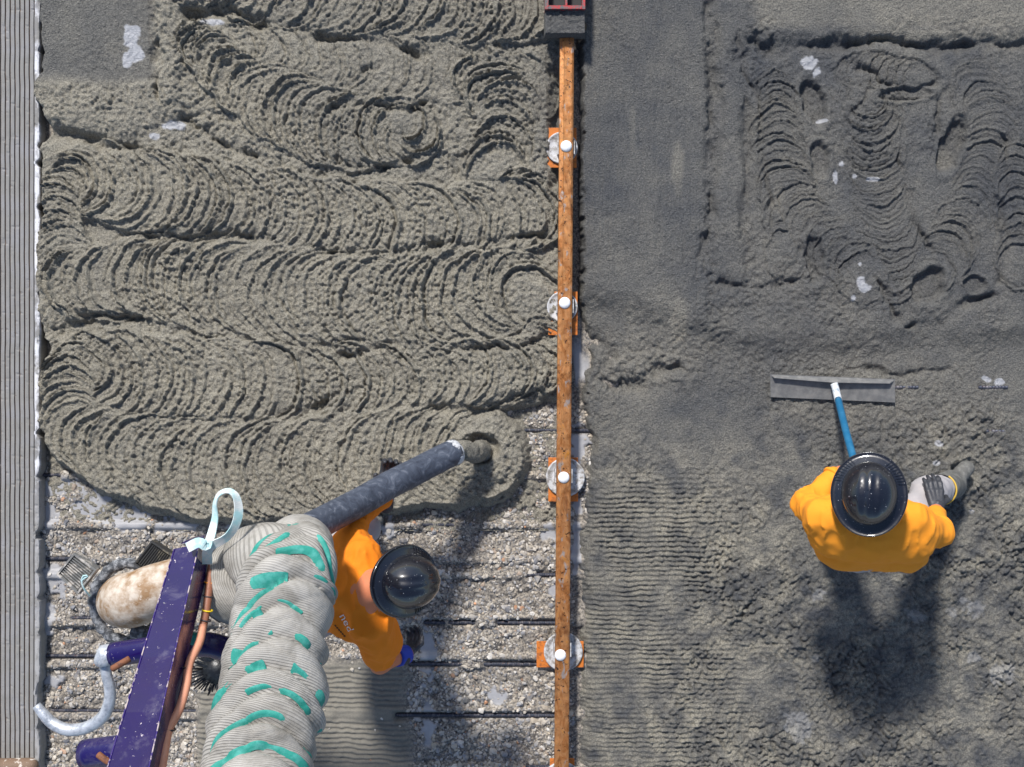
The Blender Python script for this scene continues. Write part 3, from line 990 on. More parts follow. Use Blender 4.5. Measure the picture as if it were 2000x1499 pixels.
blots(slush, U, Vv, [(120, 955, 46, 26), (205, 965, 34, 30), (185, 990, 40, 24), (290, 995, 60, 18), (350, 1015, 70, 20), (400, 1000, 60, 22), (250, 1010, 60, 22), (100, 1010, 18, 40), (470, 1016, 34, 18), (520, 1014, 40, 14), (570, 1022, 30, 16),
                             (110, 1130, 30, 40), (92, 1200, 14, 30), (110, 1330, 24, 14), (760, 1030, 14, 30), (1075, 1040, 18, 22), (1132, 700, 16, 40), (1128, 860, 18, 40), (1128, 1040, 12, 60),
                             (835, 1290, 16, 60), (835, 1420, 14, 50), (970, 1360, 22, 22), (1080, 1150, 20, 20)], 1.0, 0.75)
slush *= 1 - rib
lump = 9.0 * (crease(U, Vv, 30, 114) - 0.5) + 5.0 * (crease(U, Vv, 13, 115) - 0.5) + 6.0 * fbm(U, Vv, 60, 116, 2) + 1.8 * noise(U, Vv, 5.5, 117)
lines = np.sin(2 * np.pi * (Vv - 0.035 * U + 2.6 * noise(U, Vv, 34, 118) + 1.3 * noise(U, Vv, 11, 119)) / 9.8)
Hd = lump * (1 - slush) + slush * 1.5
Hd = Hd * (1 - rib) + rib * (9 + 2.0 * lines + 2.0 * fbm(U, Vv, 30, 120) + 1.0 * noise(U, Vv, 6, 121))
for bv, spans in BARS:
    near = np.exp(-((Vv - bv) / 8.0) ** 4)
    Hd = Hd * (1 - 0.75 * near) + 8.5 * near + near * 2.5 * noise(U, Vv, 20, 122)
    for (a, b) in spans:
        k = sstep(a - 8, a + 6, wu) * (1 - sstep(b - 6, b + 8, wu)) * np.exp(-((Vv - bv) / 9.0) ** 4)
        Hd = Hd * (1 - k) + (-3.5) * k
        slush = slush * (1 - k)
sep = np.exp(-((U - 72) / 7.0) ** 4)
Hd = Hd - 12 * sep
me = grid_mesh('deck', U, Vv, Hd * SD, np.ones(U.shape, bool), {'rib': rib, 'slush': slush}, SD, 0.0)
deck = link('deck', me, M['deck'])
tag(deck, 'rough exposed-aggregate deck below the fresh pour', None, kind='structure')
deck_grid = (ua, va, Hd)
slush_grid = (ua, va, slush)
rib_grid = (ua, va, rib)


def rebar_mesh(name, length, r=0.0105, pitch=0.019):
    n = int(length / pitch)
    xs, rs = [], []
    for i in range(n):
        x = i * pitch
        xs += [x, x + pitch * 0.55, x + pitch * 0.62, x + pitch * 0.93]
        rs += [r, r, r * 1.17, r * 1.17]
    xs.append(n * pitch)
    rs.append(r)
    path = np.stack([np.array(xs), np.zeros(len(xs)), np.zeros(len(xs))], 1)
    return tube_mesh(name, path, np.array(rs), 8)


bar_me = None
for bv, spans in BARS:
    p0, p1 = at(60, bv - 2), at(1180, bv + 2)
    if bar_me is None:
        bar_me = rebar_mesh('rebar', (p1 - p0).length)
    o = link('rebar', bar_me, M['rebar'])
    o.location = (p0.x, p0.y, -0.002)
    o.rotation_euler = (0, 0, math.atan2(p1.y - p0.y, p1.x - p0.x))
    o.parent = deck
    if bv in (1093, 1209, 1283, 1390, 930):
        o.scale = (0.45, 1, 1)
    elif bv in (841, 1217, 1298, 1398, 1026, 1498, 1123):
        q0 = at(560, bv - 2)
        o.location = (q0.x, q0.y, -0.002)
        o.scale = (0.55, 1, 1)
for (a, b, bv) in ((1738, 1800, 757), (1912, 1975, 757), (1925, 1965, 843)):
    z = SR * 21
    p0, p1 = at(a, bv, z), at(b, bv, z)
    rb = link('rebar', rebar_mesh('rebar', (p1 - p0).length), M['rebar'])
    rb.location = (p0.x, p0.y, SR * (hgt(right_grid, (a + b) / 2, bv)) - 0.006)
    rb.parent = deck

# ---- loose stones of the blasted deck
ico_v = []
ph = (1 + 5 ** 0.5) / 2
for s1 in (-1, 1):
    for s2 in (-1, 1):
        ico_v += [(0, s1, s2 * ph), (s1, s2 * ph, 0), (s2 * ph, 0, s1)]
ico_v = np.array(ico_v) / math.hypot(1, ph)
ico_f = np.array([(i, j, k) for i in range(12) for j in range(i + 1, 12) for k in range(j + 1, 12)
                  if max(np.linalg.norm(ico_v[i] - ico_v[j]), np.linalg.norm(ico_v[j] - ico_v[k]), np.linalg.norm(ico_v[i] - ico_v[k])) < 1.1])
for q_ in range(len(ico_f)):
    a_, b_, c_ = ico_v[ico_f[q_]]
    if np.dot(np.cross(b_ - a_, c_ - a_), a_) < 0:
        ico_f[q_] = ico_f[q_][::-1]
N = 42000
su = rng.uniform(78, 1160, N)
sv = rng.uniform(800, 1520, N)
ok = np.ones(N, bool)
ii = np.clip(np.searchsorted(deck_grid[0], su), 0, len(deck_grid[0]) - 1)
jj = np.clip(np.searchsorted(deck_grid[1], sv), 0, len(deck_grid[1]) - 1)
ok &= (slush_grid[2][ii, jj] < 0.35) | (rng.random(N) < 0.06)
ok &= (rib_grid[2][ii, jj] < 0.3) | (rng.random(N) < 0.01)
pa, pb, ph_ = pour_grid
i2 = np.clip(np.searchsorted(pa, su), 0, len(pa) - 1)
j2 = np.clip(np.searchsorted(pb, sv), 0, len(pb) - 1)
ok &= ~((ph_[i2, j2] > 6) & (sv < 1035) & (su < 1096))
for bv, spans in BARS:
    for (a, b) in spans:
        ok &= ~((su > a - 3) & (su < b + 3) & (np.abs(sv - bv) < 6.5))
ok &= ~((su > 1120) & (sv > 1000))
ok &= (fbm(su, sv, 55, 174, 3) > -0.10) | (rng.random(N) < 0.35)
su, sv, ii, jj = su[ok], sv[ok], ii[ok], jj[ok]
n = len(su)
size = np.exp(rng.normal(math.log(0.0074), 0.40, n)).clip(0.004, 0.024)
ang = rng.uniform(0, 2 * np.pi, n)
sx, sy, sz = size * rng.uniform(0.8, 1.5, n), size * rng.uniform(0.7, 1.0, n), size * rng.uniform(0.35, 0.65, n)
jit = 1 + rng.normal(0, 0.16, (n, len(ico_v)))
L = ico_v[None] * jit[..., None] * np.stack([sx, sy, sz], 1)[:, None, :]
ca, sa = np.cos(ang)[:, None], np.sin(ang)[:, None]
tilt = rng.normal(0, 0.35, n)[:, None]
X, Y, Z = L[..., 0], L[..., 1], L[..., 2]
X, Z = X * np.cos(tilt) - Z * np.sin(tilt), X * np.sin(tilt) + Z * np.cos(tilt)
Xr, Yr = X * ca - Y * sa, X * sa + Y * ca
cx, cy, cz = (su - 1000) * SD, -(sv - 749.5) * SD, deck_grid[2][ii, jj] * SD + sz * 0.12
V = np.stack([Xr + cx[:, None], Yr + cy[:, None], Z + cz[:, None]], -1).reshape(-1, 3)
Q = (ico_f[None] + (np.arange(n) * len(ico_v))[:, None, None]).reshape(-1, 3)
pal = np.array([(0.50, 0.44, 0.36), (0.56, 0.53, 0.49), (0.36, 0.35, 0.35), (0.20, 0.21, 0.24), (0.07, 0.08, 0.11), (0.42, 0.34, 0.24), (0.50, 0.19, 0.05), (0.66, 0.60, 0.52), (0.30, 0.20, 0.13)])
pick = rng.choice(len(pal), n, p=[0.24, 0.14, 0.08, 0.10, 0.21, 0.09, 0.015, 0.09, 0.035])
tone = pal[pick] * rng.uniform(0.8, 1.2, (n, 1))
me = fast_mesh('gravel', V, Q, False, {'tone': np.repeat(tone, len(ico_v), 0)})
gravel = link('gravel', me, M['stone'])
tag(gravel, 'exposed mixed pebbles covering the blasted deck', 'gravel', kind='stuff')

# ---- grooved old slab on the left
xs, zs, gr, ed = [], [], [], []
EDGE = 76.0
u = -900.0
prof = []
while u < EDGE - 8:
    prof += [(u, 0, 0, 0), (u + 6.6, 0, 0, 0), (u + 7.2, -3.2, 1, 0), (u + 8.9, -3.2, 1, 0)]
    u += 9.4
prof = [p for p in prof if p[0] < EDGE - 9]
prof += [(EDGE - 8.5, 0, 0, 0.3), (EDGE - 7, 0, 0, 1), (EDGE - 3, 0, 0, 1), (EDGE, -0.8, 0, 1), (EDGE + 1, -4, 0, 0.6), (EDGE + 1.2, -12, 0, 0), (EDGE + 1.4, -60, 0, 0)]
prof = np.array(prof)
va = np.concatenate([np.arange(-1500, -20, 40), np.arange(-20, 1520, 4), np.arange(1520, 2600, 40)]).astype(float)
PU, PV = np.meshgrid(prof[:, 0], va, indexing='ij')
chip = (1.2 * noise(va, va * 0, 30, 130) + 2.2 * np.clip(noise(va, va * 0, 17, 131) - 0.35, 0, 1) * -6 + 0.8 * noise(va, va * 0, 6, 132))
chip -= 7 * np.exp(-((va - 1042) / 8) ** 2) + 6 * np.exp(-((va - 1118) / 6) ** 2) + 5 * np.exp(-((va - 1390) / 40) ** 2)
ew = prof[:, 3][:, None] + (prof[:, 0] > EDGE)[:, None] * 1.0
PU = PU + np.clip(ew, 0, 1) * chip[None, :] * (prof[:, 0] > EDGE - 5)[:, None]
PU = PU + 0.5 * noise(PV, PV * 0 + prof[:, 0][:, None] // 9, 40, 133)
PZ = prof[:, 1][:, None] + 0.25 * noise(PU, PV, 12, 134) - 1.8 * (prof[:, 2][:, None] == 0) * np.clip(noise(PU * 2, PV, 8, 135) - 0.72, 0, 1) * 4
V = np.stack([(PU - 1000) * SR, -(PV - 749.5) * SR, 0.10 + PZ * SR], -1).reshape(-1, 3)
nu, nv = PU.shape
idx = np.arange(nu * nv).reshape(nu, nv)
Q = np.stack([idx[:-1, :-1], idx[:-1, 1:], idx[1:, 1:], idx[1:, :-1]], -1).reshape(-1, 4)
efade = (0.25 + 0.75 * (1 - sstep(900, 1000, va)))[None, :]
me = fast_mesh('pavement', V, Q, False, {'groove': np.repeat(prof[:, 2], nv), 'edge': (prof[:, 3][:, None] * efade).ravel()})
slab = link('pavement', me, M['slab'])
tag(slab, 'finely grooved old concrete lane along the left edge', None, kind='structure')

# wide ground below everything
g = MB()
g.box((0, 0, -0.35), (160, 160, 0.5))
gm = NT('distant concrete')
gm.col(gm.mix(gm.tex(0.8, 5, 0.6), (0.26, 0.25, 0.235), (0.38, 0.37, 0.345))).rough(0.85)
ground = g.build('ground', gm.m)
tag(ground, 'plain concrete ground reaching far beyond the work', None, kind='structure')

# ------------------------------------------------------------------ rail, chairs, screed end
RZ = 0.20


def rail_u(v):
    return 1107.5 - (v - 70) * (10.5 / 1430.0)


rail = empty('screed_rail', at(1102, 750, 0.0), 'long rusty brown steel rail dividing the rippled pour from the raked concrete', 'rail')
hw = px(14.2, RZ)
prof = [(-hw, -0.035), (-hw, 0.002), (-hw * 0.94, 0.0065), (-hw * 0.42, 0.0085), (-hw * 0.30, 0.013), (hw * 0.70, 0.013), (hw * 0.93, 0.010), (hw, 0.003), (hw, -0.035), (hw * 0.7, -0.042), (-hw * 0.7, -0.042)]
vv = [74] + list(range(100, 1560, 20)) + [2000, 2600]
V, Fc = [], []
npf = len(prof)
for v in vv:
    c = at(rail_u(v), v, RZ)
    for (a, b) in prof:
        V.append((c.x + a, c.y, RZ - 0.013 + b))
for i in range(len(vv) - 1):
    for j in range(npf):
        j2 = (j + 1) % npf
        Fc.append((i * npf + j, (i + 1) * npf + j, (i + 1) * npf + j2, i * npf + j2))
Fc.append(tuple(range(npf)))
Fc.append(tuple((len(vv) - 1) * npf + j for j in reversed(range(npf))))
me = py_mesh('rail_bar', V, Fc)
link('rail_bar', me, M['rail'], rail)
BOLTS = [(1106, 286), (1103, 592), (1101, 933), (1094.5, 1280)]


def dome_mesh(name, r, h, n=20, rings=6):
    V, Fc = [(0, 0, h)], []
    for i in range(1, rings + 1):
        a = i / rings * math.pi / 2
        for j in range(n):
            t = 2 * math.pi * j / n
            V.append((r * math.sin(a) * math.cos(t), r * math.sin(a) * math.sin(t), h * math.cos(a)))
    for j in range(n):
        Fc.append((0, 1 + j, 1 + (j + 1) % n))
    for i in range(rings - 1):
        for j in range(n):
            a, b = 1 + i * n + j, 1 + i * n + (j + 1) % n
            Fc.append((a, a + n, b + n, b))
    Fc.append(tuple(1 + (rings - 1) * n + j for j in reversed(range(n))))
    return py_mesh(name, V, Fc, True)


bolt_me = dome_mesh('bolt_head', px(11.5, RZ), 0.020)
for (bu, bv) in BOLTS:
    o = link('bolt_head', bolt_me, M['glint_white'], rail)
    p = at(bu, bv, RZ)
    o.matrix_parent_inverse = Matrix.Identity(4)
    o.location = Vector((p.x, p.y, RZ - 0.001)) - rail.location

CH = [  # disc centre, disc radius px, plate box (u0,v0,u1,v1), label
    (1097, 290, 31, (1062, 250, 1126, 328), 'topmost white cup chair of the rail row, half buried in the pour'),
    (1098, 600, 30, (1071, 570, 1128, 655), 'second cup chair from the top, buried with its orange base edge showing'),
    (1104, 932, 38, (1071, 894, 1129, 980), 'bright clean cup chair on an orange plate beside the open pebbles near the pouring hose'),
    (1100, 1272, 38, (1048, 1253, 1140, 1304), 'dull grey cup chair on a wide orange plate between the bare bars near the bottom'),
    (1098, 1525, 38, (1074, 1482, 1122, 1560), 'orange chair plate just showing at the bottom edge of the picture')]
for (cu, cv, r, (u0, v0, u1, v1), lab) in CH:
    zp = 0.045 if cv > 800 else 0.115
    c = at(cu, cv, zp)
    ch = empty('rail_chair', (c.x, c.y, 0.0), lab, 'rail chair', 'chairs holding up the rail')
    a, b = at(u0, v1, zp), at(u1, v0, zp)
    pb = MB()
    pb.box(((a.x + b.x) / 2, (a.y + b.y) / 2, zp - 0.004), (abs(b.x - a.x), abs(b.y - a.y), 0.012))
    pb.build('base_plate', M['orange_plate'], ch, bevel=0.002)
    rr = px(r, zp + 0.02)
    V, Fc = [], []
    rings = [(0.0, 0.010), (0.55, 0.009), (0.86, 0.012), (0.93, 0.020), (1.0, 0.018), (1.0, 0.004)]
    nn = 36
    for (q, zz) in rings:
        for j in range(nn):
            t = 2 * math.pi * j / nn
            V.append((c.x + rr * q * math.cos(t), c.y + rr * q * math.sin(t), zp + zz))
    for i in range(len(rings) - 1):
        for j in range(nn):
            j2 = (j + 1) % nn
            Fc.append((i * nn + j, (i + 1) * nn + j, (i + 1) * nn + j2, i * nn + j2))
    link('cup', py_mesh('cup', V, Fc, True), M['galv'], ch)
    for sgn in (-1, 1):
        ur = rail_u(cv) + sgn * 16.0
        e = at(ur, cv - 2, RZ - 0.02)
        br = MB()
        br.box((e.x, e.y, (RZ - 0.02 + zp) / 2), (0.006, px(26), RZ - 0.02 - zp))
        br.build('bracket', M['galv'], ch)
    st = MB()
    st.box((c.x, c.y, zp / 2 - 0.012), (0.05, 0.05, zp))
    st.build('stem', M['orange_plate'], ch)

scr = empty('screed_carriage', at(1104, 10, 0.12), 'red framed machine end with cement caked foot riding the rail at the top edge', 'machine')
sf = MB()
z0 = 0.30
for (u0, v0, u1, v1) in ((1064, -160, 1071, 18), (1137, -160, 1143, 18), (1071.5, 11, 1136.5, 17.5), (1104, -160, 1108, 10.5), (1071.5, -100, 1103.5, -95)):
    a, b = at(u0, v1, z0), at(u1, v0, z0)
    sf.hexa([Vector((a.x, a.y, z0 - 0.09)), Vector((b.x, a.y, z0 - 0.09)), Vector((b.x, b.y, z0 - 0.09)), Vector((a.x, b.y, z0 - 0.09)), Vector((a.x, a.y, z0)), Vector((b.x, a.y, z0)), Vector((b.x, b.y, z0)), Vector((a.x, b.y, z0))])
sf.build('frame', M['red_paint'], scr)
sb = MB()
a, b = at(1072, 12, 0.2), at(1136, -160, 0.2)
sb.box(((a.x + b.x) / 2, (a.y + b.y) / 2, 0.19), (abs(b.x - a.x), abs(b.y - a.y), 0.02))
sb.build('tray', M['dark'], scr)
# caked foot: small rough heightfield block
fu = np.linspace(1063, 1144, 40)
fv = np.linspace(19, 68, 26)
FU, FV = np.meshgrid(fu, fv, indexing='ij')
rim = np.minimum(np.minimum(FU - 1063, 1144 - FU), np.minimum(FV - 19, 68 - FV))
fz = 0.262 + 0.010 * crease(FU, FV, 9, 140) + 0.004 * noise(FU, FV, 5, 141)
fz = np.where(rim < 0.5, 0.17, fz)
k_ = (H - 0.26) / F
V = np.stack([(FU - 1000) * k_, -(FV - 749.5) * k_, fz], -1).reshape(-1, 3)
idx = np.arange(FU.size).reshape(FU.shape)
Q = np.stack([idx[:-1, :-1], idx[:-1, 1:], idx[1:, 1:], idx[1:, :-1]], -1).reshape(-1, 4)
link('caked_foot', fast_mesh('caked_foot', V, Q, True, {'wet': np.full(len(V), 0.85), 'slush': np.zeros(len(V))}), M['concrete'], scr)

# ------------------------------------------------------------------ signed-distance bodies
def cap(a, b, ra, rb=None):
    return ('cap', np.array(a, float), np.array(b, float), ra, ra if rb is None else rb)


def ell(c, r, Rm=None):
    return ('ell', np.array(c, float), np.array(r, float), np.eye(3) if Rm is None else np.array(Rm))


def shape_sdf(s, P):
    if s[0] == 'cap':
        _, a, b, ra, rb = s
        ba = b - a
        pa = P - a
        h = np.clip((pa @ ba) / (ba @ ba + 1e-12), 0, 1)
        return np.sqrt(((pa - h[..., None] * ba) ** 2).sum(-1)) - (ra + (rb - ra) * h)
    _, c, r, Rm = s
    q = (P - c) @ Rm
    k = np.sqrt(((q / r) ** 2).sum(-1))
    k2 = np.sqrt(((q / (r * r)) ** 2).sum(-1)) + 1e-9
    return k * (k - 1) / k2


def bounds(shapes, pad):
    lo, hi = np.full(3, 1e9), np.full(3, -1e9)
    for s in shapes:
        if s[0] == 'cap':
            r = max(s[3], s[4])
            lo = np.minimum(lo, np.minimum(s[1], s[2]) - r)
            hi = np.maximum(hi, np.maximum(s[1], s[2]) + r)
        else:
            r = s[2].max()
            lo, hi = np.minimum(lo, s[1] - r), np.maximum(hi, s[1] + r)
    return lo - pad, hi + pad


def surface_nets(d, lo, vx):
    nx, ny, nz = d.shape
    ins = d < 0
    acc = np.zeros((nx - 1, ny - 1, nz - 1, 3), np.float32)
    cnt = np.zeros((nx - 1, ny - 1, nz - 1), np.float32)
    C = [(i, j, k) for i in (0, 1) for j in (0, 1) for k in (0, 1)]

    def sl(c):
        return tuple(slice(c[a], d.shape[a] - 1 + c[a]) for a in range(3))
    for c0 in C:
        for ax in range(3):
            if c0[ax]:
                continue
            c1 = tuple(c0[a] + (1 if a == ax else 0) for a in range(3))
            d0, d1 = d[sl(c0)], d[sl(c1)]
            x = (d0 < 0) != (d1 < 0)
            t = np.where(x, d0 / np.where(x, d0 - d1, 1), 0)
            for a in range(3):
                acc[..., a] += np.where(x, c0[a] + (t if a == ax else 0), 0)
            cnt += x
    act = cnt > 0
    idx = np.full(act.shape, -1, np.int64)
    idx[act] = np.arange(act.sum())
    ijk = np.argwhere(act)
    V = (ijk + acc[act] / cnt[act][:, None]) * vx + lo
    quads = []
    for ax in range(3):
        a1, a2 = (ax + 1) % 3, (ax + 2) % 3
        s0 = [slice(None)] * 3
        s1 = [slice(None)] * 3
        s0[ax], s1[ax] = slice(0, -1), slice(1, None)
        for a in (a1, a2):
            s0[a] = s1[a] = slice(1, -1)
        A, B = ins[tuple(s0)], ins[tuple(s1)]
        for flip, mm in ((False, A & ~B), (True, ~A & B)):
            e = np.argwhere(mm)
            if not len(e):
                continue
            e[:, a1] += 1
            e[:, a2] += 1

            def cell(o1, o2):
                q = e.copy()
                q[:, a1] -= o1
                q[:, a2] -= o2
                return idx[q[:, 0], q[:, 1], q[:, 2]]
            q = np.stack([cell(1, 1), cell(0, 1), cell(0, 0), cell(1, 0)], 1)
            quads.append(q[:, ::-1] if flip else q)
    return V, np.concatenate(quads)


def sdf_mesh(name, shapes, vx=0.014, k=0.03, cuts=(), disp=None, holes=()):
    lo, hi = bounds(shapes, 3 * vx)
    n = np.ceil((hi - lo) / vx).astype(int) + 1
    g = np.stack(np.meshgrid(*[lo[a] + np.arange(n[a]) * vx for a in range(3)], indexing='ij'), -1).astype(np.float32)
    d = None
    for s in shapes:
        e = shape_sdf(s, g).astype(np.float32)
        if d is None:
            d = e
        else:
            h = np.clip(0.5 + 0.5 * (d - e) / k, 0, 1)
            d = d * (1 - h) + e * h - k * h * (1 - h)
    if disp is not None:
        d = d + disp(g)
    for (p, nrm) in cuts:
        nrm = np.array(nrm, float)
        nrm /= np.linalg.norm(nrm)
        d = np.maximum(d, (g - np.array(p)) @ nrm)
    for (p, r_) in holes:
        d = np.maximum(d, r_ - np.sqrt(((g - np.array(p)) ** 2).sum(-1)))
    d[0], d[-1], d[:, 0], d[:, -1], d[:, :, 0], d[:, :, -1] = 1, 1, 1, 1, 1, 1
    V, Q = surface_nets(d, lo, vx)
    return fast_mesh(name, V, Q, True)


def unit(v):
    v = np.array(v, float)
    return v / (np.linalg.norm(v) + 1e-12)


def hand_shapes(w, d, nrm, thumb_side, curl=0.9, sc=1.0):
    """w wrist, d pointing direction, nrm palm normal (the way fingers curl), thumb_side +1/-1"""
    d, nrm = unit(d), unit(nrm)
    nrm = unit(nrm - d * (nrm @ d))
    s = np.cross(d, nrm) * thumb_side
    w = np.array(w, float)
    out = [cap(w - d * 0.05 * sc, w + d * 0.02 * sc, 0.030 * sc, 0.027 * sc)]
    for q in (-0.030, -0.010, 0.010, 0.028):
        out.append(cap(w + d * 0.01 * sc + s * q * 0.6 * sc, w + d * 0.088 * sc + s * q * sc, 0.017 * sc, 0.0145 * sc))
    for q, ln in ((-0.032, 0.058), (-0.011, 0.072), (0.011, 0.078), (0.032, 0.070)):
        p = w + d * 0.090 * sc + s * q * sc
        a = 0.0
        for seg, fr in ((0, 0.45), (1, 0.32), (2, 0.23)):
            a += curl * (0.55 if seg == 0 else 0.8)
            dd = d * math.cos(a) + nrm * math.sin(a) + s * q * 1.2
            e = p + unit(dd) * ln * fr * 1.3 * sc
            out.append(cap(p, e, (0.0115 - 0.0012 * seg) * sc, (0.0105 - 0.0012 * seg) * sc))
            p = e
    tb = w + d * 0.028 * sc + s * 0.034 * sc
    t1 = tb + (d * 0.55 + s * 0.6 + nrm * 0.45) * 0.045 * sc
    t2 = t1 + (d * 0.75 + s * 0.1 + nrm * 0.65) * 0.032 * sc
    out += [cap(tb - s * 0.012 * sc, t1, 0.0155 * sc, 0.013 * sc), cap(t1, t2, 0.0125 * sc, 0.010 * sc)]
    return out


def glove(name, parent, mat, *a, **k):
    return link(name, sdf_mesh(name, hand_shapes(*a, **k), 0.0045, 0.007), mat, parent)


def hard_hat(parent, c, axis_, front, a=0.173, b=0.198):
    """full brim hard hat. c = centre of the brim ring, axis up through the dome, front direction"""
    z = unit(axis_)
    y = unit(np.array(front, float) - z * (np.array(front, float) @ z))
    x = np.cross(y, z)
    c = np.array(c, float)

    def W(px_, py_, pz_):
        return c + x * px_ + y * py_ + z * pz_
    n = 64
    # dome
    V, Fc = [], []
    rings = 16
    da, db, dh = 0.128, 0.150, 0.145
    for i in range(rings + 1):
        t = i / rings
        ang_ = t * math.pi / 2
        rr = math.sin(ang_) ** 0.92
        hh = math.cos(ang_) ** 0.85 * dh if i < rings else -0.004
        for j in range(n):
            th = 2 * math.pi * j / n
            cx_, sx_ = math.cos(th), math.sin(th)
            # raised crown ridge front to back, slightly flattened flanks
            xx_ = cx_ * rr * da
            ridge = (0.006 * math.exp(-(xx_ / 0.014) ** 4) + 0.004 * math.exp(-((abs(xx_) - 0.045) / 0.010) ** 4)) * (1 - t ** 2.5)
            V.append(W(da * rr * cx_, db * rr * sx_, hh + ridge))
    for i in range(rings):
        for j in range(n):
            j2 = (j + 1) % n
            Fc.append((i * n + j, (i + 1) * n + j, (i + 1) * n + j2, i * n + j2))
    hat = link('hard_hat', py_mesh('hard_hat', V, Fc, True), M['hat'], parent)
    V, Fc = [], []
    prof = [(0.0, 0.002), (0.12, -0.001), (0.5, -0.006), (0.86, -0.013), (0.90, -0.010), (0.95, -0.010), (0.985, -0.014), (1.0, -0.020), (0.985, -0.025), (0.5, -0.013), (0.0, -0.008)]
    for (q, zz) in prof:
        for j in range(n):
            th = 2 * math.pi * j / n
            ra, rb = da - 0.004 + (a - da + 0.004) * q, db - 0.004 + (b - db + 0.004) * q
            droop = -0.006 * q * abs(math.sin(th))
            V.append(W(ra * math.cos(th), rb * math.sin(th), zz + droop))
    for i in range(len(prof) - 1):
        for j in range(n):
            j2 = (j + 1) % n
            Fc.append((i * n + j, (i + 1) * n + j, (i + 1) * n + j2, i * n + j2))
    brim = MB()
    brim.add(V, Fc)
    link('brim', py_mesh('brim', V, Fc, True), M['hat'], hat)
    # grooved panels at the front quarters
    for sgn in (-1, 1):
        rb_ = MB()
        for k in range(9):
            th = math.pi / 2 + sgn * (0.55 + 0.085 * k)
            ca_, sa_ = math.cos(th), math.sin(th)
            q0, q1 = 0.22, 0.82
            r0 = (da + (a - da) * q0, db + (b - db) * q0)
            r1 = (da + (a - da) * q1, db + (b - db) * q1)
            p0 = W(r0[0] * ca_, r0[1] * sa_, 0.0005)
            p1 = W(r1[0] * math.cos(th + 0.05 * sgn), r1[1] * math.sin(th + 0.05 * sgn), -0.0125)
            dirv = unit(p1 - p0)
            sd = np.cross(dirv, z) * 0.0017
            up = z * 0.004
            rb_.hexa([p0 - sd, p1 - sd, p1 + sd, p0 + sd, p0 - sd + up, p1 - sd + up * 0.8, p1 + sd + up * 0.8, p0 + sd + up])
        rb_.build('brim_ribs', M['hat'], hat)
    return hat


def wrinkle(sc, amp, seed, stretch=(1, 1, 1), extra=0.5):
    st = np.array(stretch, np.float32)

    def f(P):
        n1 = noise3(P * st, sc, seed)
        n2 = noise3(P * st, sc * 0.5, seed + 3)
        return (np.abs(n1) - 0.3) * amp + (np.abs(n2) - 0.3) * amp * extra
    return f


def joint_folds(joints, seed, amp=0.024, rad=0.19):
    js = [np.array(j, float) for j in joints]

    def f(P):
        base = wrinkle(0.14, 0.018, seed, (1, 1, 0.8))(P)
        k = 0
        for j in js:
            k = np.maximum(k, np.exp(-((P - j) ** 2).sum(-1) / rad ** 2))
        n1 = np.abs(noise3(P * np.array([1.0, 0.45, 1.0], np.float32), 0.050, seed + 7))
        return base + k * amp * (np.sqrt(n1 + 0.004) - 0.45)
    return f


